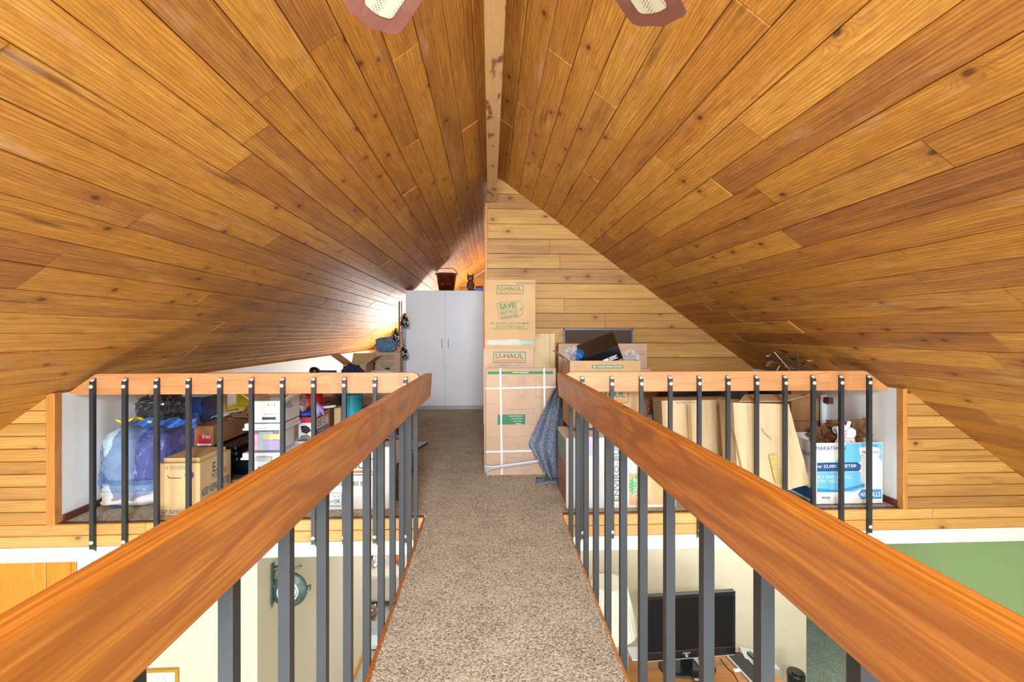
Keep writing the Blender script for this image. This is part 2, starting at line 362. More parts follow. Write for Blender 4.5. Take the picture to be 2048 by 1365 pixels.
def carton(name, label, x0, x1, y0, y1, z0, z1, m, open_=False, tp=True, group=None, M=None, flaps=(1, 1, 1, 1), fl=.1, bottom_in=None, cat='box'):
    r = root(name, label, cat, ((x0 + x1) / 2, (y0 + y1) / 2, z0), group)
    if not open_:
        build(MB().box(x0, x1, y0, y1, z0, z1 - .004, M), 'carton', m, r, bevel=.003)
        ym = (y0 + y1) / 2
        build(MB().box(x0 + .001, x1 - .001, y0 + .001, ym - .0015, z1 - .0045, z1, M), 'flap', m, r)
        build(MB().box(x0 + .001, x1 - .001, ym + .0015, y1 - .001, z1 - .0045, z1, M), 'flap', m, r)
        if tp: build(MB().box(x0 - .001, x1 + .001, ym - .025, ym + .025, z1, z1 + .0008, M), 'tape', tape, r)
    else:
        t_ = .005; b = MB().box(x0, x1, y0, y0 + t_, z0, z1).box(x0, x1, y1 - t_, y1, z0, z1).box(x0, x0 + t_, y0 + t_, y1 - t_, z0, z1).box(x1 - t_, x1, y0 + t_, y1 - t_, z0, z1).box(x0, x1, y0, y1, z0, z0 + t_)
        if M: b.v = [tuple(M @ Vector(v)) for v in b.v]
        build(b, 'carton', m, r)
        hx = (x1 - x0) * .5; a = R(35)
        def flap(p0, p1, d):
            q = MB().prism([p0, p1, Vector(p1) + Vector(d), Vector(p0) + Vector(d)], Vector(d).cross(Vector(p1) - Vector(p0)).normalized() * .004)
            if M: q.v = [tuple(M @ Vector(v)) for v in q.v]
            build(q, 'flap', m, r)
        if flaps[0]: flap((x0, y0, z1), (x1, y0, z1), (0, -fl * .6 * flaps[0], fl * .5 * flaps[0]))
        if flaps[1]: flap((x1, y0, z1), (x1, y1, z1), (fl * .8 * flaps[1], 0, fl * .6 * flaps[1]))
        if flaps[2]: flap((x1, y1, z1), (x0, y1, z1), (0, fl * .5 * flaps[2], fl * .8 * flaps[2]))
        if flaps[3]: flap((x0, y1, z1), (x0, y0, z1), (-fl * .8 * flaps[3], 0, fl * .6 * flaps[3]))
    return r
def board(parent, org, U, V, N, x0, x1, v0, v1, m, th=.018, groove=True, sk=(0, 0), name='plank', proud=0, g=.0016):
    """one plank: local x along U from x0 to x1, across V from v0 to v1, face towards N; sk = extra length of the v1 side at both ends"""
    U, V, N, org = Vector(U), Vector(V), Vector(N), Vector(org); wd = v1 - v0
    e = .0035; d = .004
    prof = [(g, -th), (g, proud - e), (g + e, proud)]
    if groove: prof += [(wd / 2 - .0025, proud), (wd / 2, proud - .002), (wd / 2 + .0025, proud)]
    prof += [(wd - g - e, proud), (wd - g, proud - e), (wd - g, -th)]
    n = len(prof); L = x1 - x0; vs = []
    for k, (xa) in enumerate((x0, x1)):
        for (a, b) in prof: vs.append(Vector((xa - x0 + sk[k] * a / wd - L / 2 + (g if k == 0 else -g), a - wd / 2, b)))
    fs = [tuple(range(n - 1, -1, -1)), tuple(range(n, 2 * n))] + [(i, (i + 1) % n, n + (i + 1) % n, n + i) for i in range(n)]
    if U.cross(V).dot(N) < 0: fs = [tuple(reversed(q)) for q in fs]
    me = bpy.data.meshes.new(name); me.from_pydata(vs, [], [tuple(reversed(q)) for q in fs]); me.update(); me.materials.append(m)
    o = bpy.data.objects.new(name, me); COL.objects.link(o)
    c = org + U * (x0 + L / 2) + V * (v0 + wd / 2)
    mt = Matrix((U, V, N)).transposed().to_4x4()
    o.matrix_local = Matrix.Translation(c) @ mt
    o.parent = parent; return o
# ------------------------------------------------------------------ dimensions
YF = 3.07                      # face of the loft edge
RX, RZ = .045, 2.893           # ridge
SR, SL = -.733, .735           # roof slopes
zr = lambda x: RZ + SR * (x - RX) if x > RX else RZ + SL * (x - RX)
YB, YE = 4.92, 11.35           # back wall right, end wall left
XL, XR = -2.74, 2.84
ZF = -2.62
BL, BR_ = -.435, .484          # bridge sides
# ------------------------------------------------------------------ ceilings
def ceiling_side(nm, sgn, slope, xe, y0, y1, ystart, rows_seed):
    rnd = random.Random(rows_seed)
    L = math.hypot(1, slope); V = Vector((sgn, 0, -abs(slope))) / L; U = Vector((0, 1, 0))
    N = Vector((-sgn * abs(slope), 0, -1)) / L
    org = Vector((RX, 0, RZ)); ext = (xe - RX) * sgn * L
    b = MB(); o = -N * .02; o2 = -N * .08
    A = [org + o + U * y for y in (y0, y1)]; B = [org + V * ext + o + U * y for y in (y0, y1)]
    b.prism([A[0], A[1], B[1], B[0]], -N * .06)
    r = struct(build(b, nm, MW['dark'], None, own=False))
    pw = .158; n = int(ext / pw)
    for i in range(n):
        y = ystart - rnd.uniform(0, 1.2)
        while y < y1 - .01:
            ln = rnd.choice((1.2, 1.7, 2.1, 2.6, 3.1)) * rnd.uniform(.9, 1.1)
            e = min(y + ln, y1)
            if y1 - e < .4: e = y1
            board(r, org, U, V, N, max(y, ystart), e, .004 + i * pw, .004 + (i + 1) * pw, MW['ceil'], proud=rnd.uniform(-.0035, .003))
            y = e
    return r
ceiling_side('ceiling', -1, SL, -3.86, -3.0, YE, -.7, 3)
ceiling_side('ceiling', 1, SR, 4.2, -3.0, YB + .05, -.7, 5)
# ridge beam
rb = root('ridge_beam', 'weathered timber ridge beam running along the peak of the ceiling', 'beam', (.02, 1, 2.6))
for a, b_ in ((-1.5, 2.93), (2.934, 3.50), (3.504, YB)): bx('beam_section', MW['beam'], -.026, .067, a, b_, 2.585 + (.004 if a > 3.5 else 0), 2.862, rb, bevel=.004)
# ------------------------------------------------------------------ plank walls
def plank_wall(nm, Y, x_of, z0, z1, pitch, m, seed, backing=.05, jl=(.9, 1.6), sk=True, groove=True, Yb=None):
    """horizontal planks facing -Y; x_of(z) -> (xa, xb)"""
    rnd = random.Random(seed); b = MB()
    a0, b0 = x_of(z0); a1, b1 = x_of(z1)
    pts = [(a0, Y + .02, z0), (b0, Y + .02, z0), (b1, Y + .02, z1), (a1, Y + .02, z1)]
    b.prism([Vector(p) for p in pts], (0, backing, 0))
    r = struct(build(b, nm, MW['dark'], None, own=False))
    z = z0
    while z < z1 - .01:
        e = min(z + pitch, z1); (pa, pb), (qa, qb) = x_of(z), x_of(e)
        xs = [max(pa, qa) if False else pa]; x = pa
        end = pb
        cuts = []
        x = pa + rnd.uniform(*jl) * rnd.uniform(.4, 1)
        while x < min(pb, qb) - .3: cuts.append(x); x += rnd.uniform(*jl) * 1.3
        seq = [pa] + cuts + [pb]
        for k in range(len(seq) - 1):
            s0 = (qa - pa) if k == 0 else 0; s1 = (qb - pb) if k == len(seq) - 2 else 0
            if seq[k + 1] - seq[k] < .02: continue
            board(r, (0, Y, 0), (1, 0, 0), (0, 0, 1), (0, -1, 0), seq[k], seq[k + 1], z, e, m, sk=(s0, s1), groove=groove, proud=rnd.uniform(-.001, .002))
        z = e
    return r
xr = lambda z: RX + (z - RZ) / SR
xl = lambda z: RX + (z - RZ) / SL
# back wall (upper right), its end trimmed with a golden board
plank_wall('wall_back', YB, lambda z: (-.03, max(xr(z), -.02)), 0, 2.86, .158, MW['wall'], 11, groove=True, jl=(1.2, 2.2))
o = bx('trim_1', MW['trim'], -.052, -.03, YB - .012, YB + .1, 0, 2.585); struct(o)
# front wall triangles beside the loft opening
plank_wall('wall_front_left', YF, lambda z: (xl(z), -2.79), 0.0, .80, .08, MW['wall'], 12, groove=False, jl=(2, 3), backing=.03)
plank_wall('wall_front_right', YF, lambda z: (2.864, xr(z)), 0.0, .80, .08, MW['wall'], 13, groove=False, jl=(2, 3), backing=.03)
for sx, n_ in ((-1, 'trim_2'), (1, 'trim_3')):
    x0 = -2.79 if sx < 0 else 2.832
    b = MB().box(x0, x0 + (.053 if sx < 0 else .032), YF - .012, YF + .04, 0, .833 if sx < 0 else .83)
    struct(build(b, n_, MW['trim'], bevel=.004))
# fascia boards with white trim below
for sx, xa, xb, sd in ((-1, -3.9, BL - .002, 21), (1, BR_ + .002, 4.3, 22)):
    r = struct(build(MB().box(xa, xb, YF + .02, YF + .045, -.145, 0), 'trim_4' if sx < 0 else 'trim_5', MW['dark'], own=False))
    for z in (-.145, -.0725):
        x = xa
        rnd = random.Random(sd + int(z * 100))
        while x < xb - .01:
            e = min(x + rnd.uniform(1.6, 2.6), xb)
            board(r, (0, YF, 0), (1, 0, 0), (0, 0, 1), (0, -1, 0), x, e, z, z + .0725, MW['fascia'], groove=False); x = e
    struct(bx('trim_6' if sx < 0 else 'trim_7', ctrim, xa, xb, YF + .002, YF + .045, -.238, -.146))
# loft floor and bridge
fl = struct(build(MB().box(XL - .05, XR + .05, YF + .046, YE, -.23, -.012), 'floor', white, own=False))
bx('carpet', carpet, XL, XR, YF + .04, YE - .01, -.011, 0, fl)
br = struct(build(MB().box(BL + .018, BR_ - .018, -2.6, YF + .03, -.2, -.012), 'floor', white, own=False))
bx('carpet', carpet, BL + .018, BR_ - .012, -2.6, YF + .04, -.011, .001, br, label='beige carpet covering the bridge walkway')
bx('edge_board', MW['rail'], BL, BL + .017, -2.6, YF, -.17, .004, br)
bx('edge_board', MW['trim'], BR_ - .012, BR_, -2.6, YF, -.17, .002, br)
rng = random.Random(4); b = MB()
for i in range(2600):      # frayed pile hanging over the cut edges of the bridge carpet
    sd = rng.choice((0, 1)); y = rng.uniform(.9, YF); x = (BR_ - .014 if sd else BL + .02) + rng.uniform(-.008, .006 if sd else .003)
    a = rng.uniform(0, 6.3); h = rng.uniform(.004, .010); d = Vector((math.cos(a) * .003, math.sin(a) * .003, 0)); p = Vector((x, y, -.002))
    b.add([p - d, p + d, p + Vector((rng.uniform(-.004, .004), rng.uniform(-.004, .004), h))], [(0, 1, 2)])
build(b, 'carpet_fringe', carpet, br, kind='stuff')
# knee walls, end wall with window, inner partition
struct(build(MB().prism([(XL - .04, YF + .035, 0), (XL - .04, YE, 0), (XL - .04, YE, zr(XL) - .02), (XL - .04, YF + .035, zr(XL) - .02)], (.04, 0, 0)), 'wall_left', kneewhite))
struct(build(MB().prism([(XR, YF + .035, 0), (XR, YB, 0), (XR, YB, zr(XR) - .02), (XR, YF + .035, zr(XR) - .02)], (.04, 0, 0)), 'wall_right', kneewhite))
struct(bx('trim_8', MW['ply'], XL, XL + .012, YF + .1, YE, zr(XL) - .035, zr(XL) - .015))
struct(bx('baseboard_left', MW['dark'], XL, XL + .014, YF + .045, YE, 0, .045))
struct(bx('baseboard_right', MW['dark'], XR - .014, XR, YF + .045, YB, 0, .045))
ew = MB(); y = YE - .06
wx0, wx1, wz0, wz1 = -1.8, -.4, .55, 1.9
def ewall(x0, x1, za, zb_fn):
    ew.prism([(x0, y, za), (x1, y, za), (x1, y, zb_fn(x1)), (x0, y, zb_fn(x0))], (0, .06, 0))
ewall(XL, wx0, 0, lambda x: zr(x) - .02); ewall(wx1, .0, 0, lambda x: zr(x) - .02)
ewall(wx0, wx1, 0, lambda x: wz0)
ew.prism([(wx0, y, wz1), (wx1, y, wz1), (wx1, y, zr(wx1) - .02), (wx0, y, zr(wx0) - .02)] if zr(wx0) > wz1 else [(wx0 + .32, y, wz1), (wx1, y, wz1), (wx1, y, zr(wx1) - .02)], (0, .06, 0))
struct(build(ew, 'wall_end', MW['wall']))
wn = struct(build(MB().box(wx0, wx1, y + .02, y + .05, wz0, wz0 + .05).box(wx0, wx1, y + .02, y + .05, 1.5, 1.55).box(wx0, wx0 + .05, y + .02, y + .05, wz0, 1.5).box(wx1 - .05, wx1, y + .02, y + .05, wz0, 1.5), 'window_1', white))
bx('pane', skypane, wx0 + .05, wx1 - .05, y + .03, y + .035, wz0 + .05, 1.5, wn)
struct(bx('wall_partition', MW['wall'], -.028, .03, YB + .08, YE, 0, 2.80))
# ------------------------------------------------------------------ lower storey shell
struct(bx('floor', carpet_d, -4.0, 4.4, -3.0, 11.4, ZF - .05, ZF))
struct(bx('wall_left', cream, -4.0, -3.9, -3, YF, ZF, -.25)); struct(bx('wall_right', green, 4.3, 4.4, -3, 6.6, ZF, -.25))
struct(bx('wall_front_left', cream, -2.32, -1.561, YF + .005, YF + .1, ZF, -.239))
struct(bx('wall_return', cream, -1.56, -1.5, YF + .005, 5.6, ZF, -.239))
struct(bx('baseboard_return', MW['door'], -1.5, -1.485, YF + .01, 5.6, ZF, ZF + .09))
struct(bx('wall_back', cream, -.3, 3.45, YB, YB + .1, ZF, -.239))
struct(bx('wall_back', green, 2.6, 6, 6.6, 6.7, ZF, -.239))
struct(bx('wall_back', cream, -4, 2.6, 9.5, 9.6, ZF, -.239))
struct(bx('ceiling', white, -3.9, 4.3, YF + .046, 9.5, -.26, -.24))
# honey oak door, white casing at the lower left
d = struct(build(MB().box(-3.75, -2.81, YF + .03, YF + .06, ZF, -.24), 'door_1', MW['door']))
for a, c in ((-3.75, -3.66), (-2.89, -2.812)): bx('stile', MW['door'], a, c, YF + .012, YF + .03, ZF, -.24, d, bevel=.004)
bx('rail', MW['door'], -3.66, -2.89, YF + .012, YF + .03, -.36, -.24, d, bevel=.004)
tc = struct(build(MB().box(-2.80, -2.62, YF + .004, YF + .06, ZF, -.239), 'trim_9', MW['door'], bevel=.003))
bx('bead', MW['door'], -2.66, -2.65, YF - .002, YF + .004, ZF, -.239, tc)
d2 = struct(build(MB().box(-2.615, -2.535, YF + .004, YF + .05, ZF, -.239), 'trim_10', white, bevel=.003))
struct(bx('door_2', white, -2.50, -2.33, YF + .01, YF + .05, ZF, -.239, bevel=.003))
struct(bx('trim_11', cab_edge, -2.533, -2.51, YF + .02, YF + .06, ZF, -.239))
# ------------------------------------------------------------------ railings
def baluster_mesh(zb, zt, s=.025):
    b = MB(); h = s / 2; k = .022      # ends cut on the slant: the outer face is shorter
    pr = [(-h, zb + k), (-h, zt - k), (h, zt), (h, zb)]
    return b.prism([(-h, y_, z_) for y_, z_ in pr], (s, 0, 0))
def bolt_mesh():
    return MB().lathe([(0, .007), (.009, .006), (.013, .003), (.013, 0)], (0, 0, 0), 12, Matrix.Rotation(R(90), 3, 'X'))
_me = bpy.data.meshes.new('baluster'); _b = baluster_mesh(-.172, .925); _me.from_pydata(_b.v, [], _b.f); _me.materials.append(black_metal)
_bm = bpy.data.meshes.new('bolt'); _b = bolt_mesh(); _bm.from_pydata(_b.v, [], _b.f); _bm.materials.append(bolt_m)
_bm.polygons.foreach_set('use_smooth', [True] * len(_bm.polygons))
def baluster(parent, x, y, rz, zoff=0):
    o = bpy.data.objects.new('baluster', _me); COL.objects.link(o); o.parent = parent
    o.location = Vector((x, y, zoff)) - parent.location; o.rotation_euler = (0, 0, rz)
    for z, yy in ((.918, .003), (.874, -.0125), (-.108, -.0125), (-.160, .003)):
        q = bpy.data.objects.new('bolt', _bm); COL.objects.link(q); q.parent = o; q.location = (random.uniform(-.0015, .0015), yy - (0 if yy < 0 else .0), z)
        if yy > 0: q.rotation_euler = (R(48 if z < 0 else -48), 0, 0); q.location.y = -.001; q.location.z = z - (.004 if z > 0 else -.004)
    return o
zt, zb2 = .953, .819
# loft rails
lx0, lx1 = W(137, 785, YF).x, W(838, 770, YF).x
r = root('loft_railing', 'railing along the left loft edge with orange wood rail and black balusters', 'railing', (-1.6, YF, 0))
x_tl = W(190, 748, YF).x
pr = [(lx0, .835), (x_tl, zt - .004), (x_tl + .02, zt), (lx1 - .035, zt), (lx1 - .008, zt - .012), (lx1, zt - .035), (lx1, zb2), (lx0 + .035, zb2), (lx0 + .008, zb2 + .006)]
build(MB().prism([(x, YF, z) for x, z in pr], (0, .038, 0)), 'handrail', MW['railloft'], r, bevel=.003)
for i in range(11): baluster(r, -2.505 + i * .1955, YF - .0125, 0)
r = root('loft_railing', 'railing along the right loft edge with orange wood rail and black balusters', 'railing', (1.6, YF, 0))
rx0, rx1 = W(1131, 770, YF).x, W(1779, 778, YF).x; x_tr = W(1733, 743, YF).x
pr = [(rx0, zb2), (rx0, zt - .035), (rx0 + .008, zt - .012), (rx0 + .035, zt), (x_tr - .02, zt), (x_tr, zt - .004), (rx1, .832), (rx1 - .01, zb2 + .004), (rx1 - .035, zb2)]
build(MB().prism([(x, YF, z) for x, z in pr], (0, .038, 0)), 'handrail', MW['railloft'], r, bevel=.003)
for i in range(11): baluster(r, .612 + i * .1975, YF - .0125, 0)
# bridge rails
def bridge_rail(label, sgn, xi_near, xi_far, xb):
    r = root('bridge_railing', label, 'railing', (xb, 1.2, 0))
    L = 4.2; y1 = 2.985; y0 = y1 - L; ztp, zbt = .956, .816
    prof = [(y0, zbt), (y0, ztp), (y1, ztp), (y1 - .02, ztp - .05), (y1 - .065, zbt + .01), (y1 - .09, zbt)]
    # board built along its own x axis so the grain follows it
    me = MB().prism([(a, 0, z) for a, z in prof], (0, .044, 0))
    o = build(me, 'handrail', MW['rail'], None, bevel=.005, own=False)
    ang = math.atan2(y1 - y0, xi_far - xi_near)
    Mx = Matrix(((sgn * 0, 0, 0), (0, 0, 0), (0, 0, 1)))
    # local x -> world y
    dx = (xi_far - xi_near) / (y1 - y0)
    vs = [v.co.copy() for v in o.data.vertices]
    c = Vector(((xi_near + xi_far) / 2 + sgn * .022, (y0 + y1) / 2, (ztp + zbt) / 2))
    for v, co_ in zip(o.data.vertices, vs): v.co = Vector((co_.x - c.y, co_.y - .022, co_.z - c.z))
    o.rotation_euler = (0, 0, R(90) - math.atan(dx)); o.parent = r; o.location = c - r.location
    n = int((YF - .12 + .6) / .2245)
    for i in range(n + 1):
        y_ = 1.045 + (i - 2) * .2235
        if y_ > 2.99: break
        baluster(r, xb + sgn * .0125, y_, R(90) if sgn > 0 else R(-90))
    return r
# bolts face the void, so the slanted ends look outward
bridge_rail('left bridge railing, its thick orange rail running down to the lower left', -1, -.424, -.368, BL)
bridge_rail('right bridge railing, its thick orange rail running down to the lower right', 1, .441, .431, BR_)
# ------------------------------------------------------------------ ceiling fan
fh = Vector((.045, .80, 2.15))
r = root('ceiling_fan', 'ceiling fan with mahogany blades and cane insets below the ridge', 'ceiling fan', fh)
build(MB().lathe([(0, -.07), (.07, -.06), (.105, -.02), (.11, .04), (.07, .07), (.0, .075)], fh, 28), 'motor_housing', frame_g, r, smooth=True)
build(MB().tube([fh + Vector((0, 0, .05)), fh + Vector((0, 0, .42))], .012), 'downrod', frame_g, r)
for k in range(5):
    a = R(90 + 33 + 72 * k); dr = Vector((math.cos(a), math.sin(a), 0)); sd = Vector((-dr.y, dr.x, 0)) * math.cos(R(10)) + Vector((0, 0, math.sin(R(10))))
    prof = []
    for u_, w_ in ((.2, .055), (.24, .072), (.68, .086), (.725, .084), (.748, .068)): prof.append((u_, w_))
    pts = [fh + dr * u_ + sd * w_ for u_, w_ in prof] + [fh + dr * .756 + sd * .040, fh + dr * .768 + sd * .016, fh + dr * .775, fh + dr * .768 - sd * .016, fh + dr * .756 - sd * .040] + [fh + dr * u_ - sd * w_ for u_, w_ in reversed(prof)]
    bl = build(MB().prism(pts, (0, 0, .007)), 'blade', blade_m, r, bevel=.002)
    q = [fh + dr * u_ + sd * w_ - Vector((0, 0, .0015)) for u_, w_ in ((.30, .042), (.67, .042), (.684, .036), (.694, .012), (.694, -.012), (.684, -.036), (.67, -.042), (.30, -.042))]
    build(MB().prism(q, (0, 0, .0012)), 'cane_inset', cane, bl)
    build(MB().prism([fh + dr * .09 + sd * .015, fh + dr * .23 + sd * .03, fh + dr * .23 - sd * .03, fh + dr * .09 - sd * .015], (0, 0, -.006)), 'blade_bracket', frame_g, r)
# ------------------------------------------------------------------ white cabinet and what stands on it
cx0, cx1, cy0 = -1.325, -.105, 7.38
r = root('storage_cabinet', 'tall white two-door storage cabinet at the end of the walkway', 'cabinet', ((cx0 + cx1) / 2, cy0 + .25, 0))
bx('body', cab_white, cx0, cx1, cy0 + .02, cy0 + .55, .06, 1.885, r, bevel=.002)
bx('plinth', cab_edge, cx0 + .01, cx1 - .01, cy0 + .04, cy0 + .55, 0, .06, r)
xm = W(890.5, 700, cy0).x
for a, c, hx in ((cx0, xm - .003, xm - .05), (xm + .003, cx1, xm + .05)):
    dd = bx('door', cab_white, a, c, cy0, cy0 + .019, .065, 1.885, r, bevel=.002)
    build(MB().tube([(hx, cy0, .98), (hx, cy0 - .03, .99), (hx, cy0 - .03, 1.11), (hx, cy0, 1.12)], .005, 8), 'handle', chrome, dd, smooth=True)
hx = xm - .03
build(MB().tube([(hx - .015, cy0 - .01, 1.02), (hx - .005, cy0 - .014, .9), (hx, cy0 - .01, .72)], .0018, 5), 'hanging_cord', cab_edge, r)
zc = 1.885
bc = W(893, 580, cy0 + .2); r = root('copper_bucket', 'copper bucket with a wire handle on top of the white cabinet', 'bucket', (bc.x, bc.y, zc))
build(MB().lathe([(0, .004), (.118, .004), (.12, 0), (.165, .27), (.172, .275), (.172, .29), (.16, .29), (.115, .012), (0, .012)], (bc.x, bc.y, zc), 32), 'pail', copper, r, smooth=True)
build(MB().tube([(bc.x - .175, bc.y, zc + .26)] + [(bc.x + .175 * math.sin(a), bc.y - .02, zc + .27 + .105 * min(1, 1.25 * math.cos(a))) for a in [R(x) for x in range(-84, 85, 12)]] + [(bc.x + .175, bc.y, zc + .26)], .006, 6), 'handle', blackiron, r, smooth=True)
build(MB().lathe([(.168, .268), (.178, .272), (.178, .282), (.168, .286)], (bc.x, bc.y, zc), 32), 'rim', blackiron, r, smooth=True)
for s_ in (-1, 1):
    build(MB().tube([(bc.x + s_ * .05 - .035, bc.y - .15, zc + .12), (bc.x + s_ * .05, bc.y - .152, zc + .15), (bc.x + s_ * .05 + .035, bc.y - .153, zc + .12), (bc.x + s_ * .05, bc.y - .150, zc + .10), (bc.x + s_ * .05 - .035, bc.y - .15, zc + .12)], .004, 5), 'embossed_knot', copper, r)
ct = W(941, 578, cy0 + .15)
catm = flat('brown_tabby', lin(120, 74, 48), .6, var=.3, scale=18)
r = root('cat_figurine', 'brown seated cat figurine on top of the white cabinet', 'figurine', (ct.x, ct.y, zc))
build(MB().lump((ct.x, ct.y, zc + .095), (.062, .055, .095), .03, seed=1, flat_z=zc), 'body', catm, r, smooth=True)
hd = Vector((ct.x, ct.y - .02, zc + .215))
h_ = build(MB().lump(hd, (.055, .045, .048), .02, seed=2), 'head', catm, r, smooth=True)
for s_ in (-1, 1): build(MB().prism([hd + Vector((s_ * .02, 0, .035)), hd + Vector((s_ * .055, 0, .02)), hd + Vector((s_ * .052, 0, .088))], (0, .012, 0)), 'ear', catm, r)
build(MB().lump(hd + Vector((0, -.035, -.015)), (.022, .018, .015), .02), 'muzzle', beige_f, r, smooth=True)
for s_ in (-1, 1):
    build(MB().lump(hd + Vector((s_ * .02, -.041, .008)), (.006, .005, .007), 0, nu=8, nv=6), 'eye', plas_k, r, smooth=True)
    build(MB().tube([(ct.x + s_ * .025, ct.y - .04, zc + .12), (ct.x + s_ * .027, ct.y - .055, zc + .01)], [.018, .015], 8), 'leg', catm, r, smooth=True)
build(MB().tube([(ct.x + .05, ct.y + .02, zc + .02), (ct.x + .09, ct.y - .02, zc + .02), (ct.x + .05, ct.y - .07, zc + .018)], [.014, .012, .008], 8), 'tail', catm, r, smooth=True)
b = W(958, 578, cy0 + .15)
r = root('blue_box', 'small blue box at the right end of the cabinet top', 'box', (b.x, b.y, zc))
bx('box_body', flat('bright_blue_plastic', lin(36, 96, 190), .4), b.x - .06, b.x + .07, b.y - .05, b.y + .08, zc, zc + .06, r, bevel=.006)
bx('lid', red_m, b.x - .055, b.x + .065, b.y - .045, b.y + .075, zc + .06, zc + .085, r, bevel=.004, label='dull red lid')
b = W(926, 578, cy0 + .12)
r = root('wire_basket', 'low black wire basket beside the cat figurine', 'basket', (b.x, b.y, zc))
for z_ in (.004, .035, .065): build(MB().tube([(b.x + .055 * math.cos(a), b.y + .05 * math.sin(a), zc + z_) for a in [R(k * 30) for k in range(13)]], .003, 5, False), 'hoop', blackiron, r)
for k in range(8):
    a = R(45 * k); build(MB().tube([(b.x + .05 * math.cos(a), b.y + .046 * math.sin(a), zc + .003), (b.x + .057 * math.cos(a), b.y + .052 * math.sin(a), zc + .068)], .0025, 4), 'rod', blackiron, r)
# ------------------------------------------------------------------ right loft: stack of moving boxes
yb = 4.07
b0, b1 = W(968, 735, yb).x, W(1067, 735, yb).x
zA, zB, zC = W(1000, 850, yb).z, W(1000, 697, yb).z, W(1000, 560, yb).z
t0 = carton('moving_box', 'bottom cardboard moving box, hidden behind the strapped flat bundle', b0, b1 - .01, yb, yb + .42, 0, zA, card2)
t1 = carton('moving_box', 'cardboard moving box with large green logo directly above the strapped bundle', W(967, 720, yb).x, W(1067, 720, yb).x, yb - .005, yb + .42, zA, zB, card2)
uhaul((W(1019, 715, yb - .005) + Vector((0, 0, 0))), .285, t1)
text('Loading Your Truck', W(1019, 731, yb - .005), .018, ink_g, t1, w=.20, shear=.3, bold=.012)
X0, X1 = W(969, 630, yb - .01).x, W(1071, 630, yb - .01).x; Yc = yb - .01
t2 = carton('moving_box', 'tall cardboard moving box topping the stack, marked with a SAVE price tag', X0, X1, Yc, yb + .42, zB, zC, card)
uhaul(W(1020, 580, Yc), .235, t2)
text('WINTER BOOTS', W(1051, 567, Yc), .018, ink_k, t2, w=.16, shear=.2)
tg = [W(px, py, Yc) for px, py in ((994, 607), (1036, 602), (1046, 612), (1046, 627), (1039, 634), (999, 639))]
n6 = len(tg); b = MB()
for i in range(n6):
    p, q = tg[i], tg[(i + 1) % n6]; d_ = (q - p).normalized(); nn = Vector((-d_.z, 0, d_.x)) * .0018
    b.prism([p - nn + Vector((0, -.001, 0)), q - nn + Vector((0, -.001, 0)), q + nn + Vector((0, -.001, 0)), p + nn + Vector((0, -.001, 0))], (0, -.0006, 0))
p, q = W(1000, 621, Yc - .001), W(1035, 617, Yc - .001); b.prism([p, q, q + Vector((0, 0, -.003)), p + Vector((0, 0, -.003))], (0, -.0006, 0))
build(b, 'price_tag_outline', ink_g, t2)
ringplate(W(1041, 619, Yc), .022, .022, .005, ink_g, t2, rad=.0109)
tl = math.atan2(5, 42)
text('SAVE!', W(1016, 612, Yc), .05, ink_g, t2, w=.148, bold=.045, rot=tl)
text('BEST PRICE', W(1018, 625, Yc), .026, ink_g, t2, w=.15, bold=.03, rot=tl)
text('GUARANTEED', W(1019, 633, Yc), .024, ink_g, t2, w=.155, bold=.03, rot=tl)
text('BUY A BUNDLE\u2014SAVE EVEN MORE!', W(1020, 647, Yc), .019, ink_g, t2, w=.345, shear=.3, bold=.02)
text('Best Our Bundle Prices and', W(1021, 653, Yc), .018, ink_g, t2, w=.25, shear=.3, bold=.02)
text("We'll Give You $20 in FREE Boxes!", W(1021, 658, Yc), .018, ink_g, t2, w=.31, shear=.3, bold=.02)
p = W(1020, 685, Yc); plate(p.x, p.z, .405, .024, Yc, ink_teal, t2)
build(MB().prism([W(974, 681, Yc - .002), W(974, 690, Yc - .002), W(1044, 691, Yc - .002), W(1040, 679, Yc - .002)], (0, -.0008, 0)), 'tape', tape, t2)
# strapped bundle of flat wardrobe cartons leaning on the stack
yf = 3.965
g0, g1 = W(972, 945, yf).x, W(1112, 940, yf).x; zt_ = W(1040, 737, yf).z
r = root('flat_carton_bundle', 'bundle of flattened wardrobe cartons bound with white straps', 'cartons', ((g0 + g1) / 2, yf + .04, 0))
n_ = 7
for i in range(n_):
    e = random.uniform(0, .008)
    bx('flat_carton', card2, g0 + e, g1 - random.uniform(0, .006), yf + i * .013, yf + i * .013 + .011, 0, zt_ - random.uniform(0, .012) - (.0 if i else .012), r)
yp = yf - .001
bx('front_panel', card2, g0 + .012, g1 - .004, yf - .004, yf, W(1040, 872, yf).z, W(1040, 808, yf).z, r)
bx('front_panel', card2, g0 + .003, g1 - .014, yf - .004, yf, .004, W(1040, 873, yf).z, r)
yp = yf - .0045
p = W(1041, 746, yf); plate(p.x, p.z, .56, .024, yf, ink_g, r)
text('wardrobe boxes', W(1041, 746, yf - .001), .014, ink_w, r, w=.14, rot=math.pi)
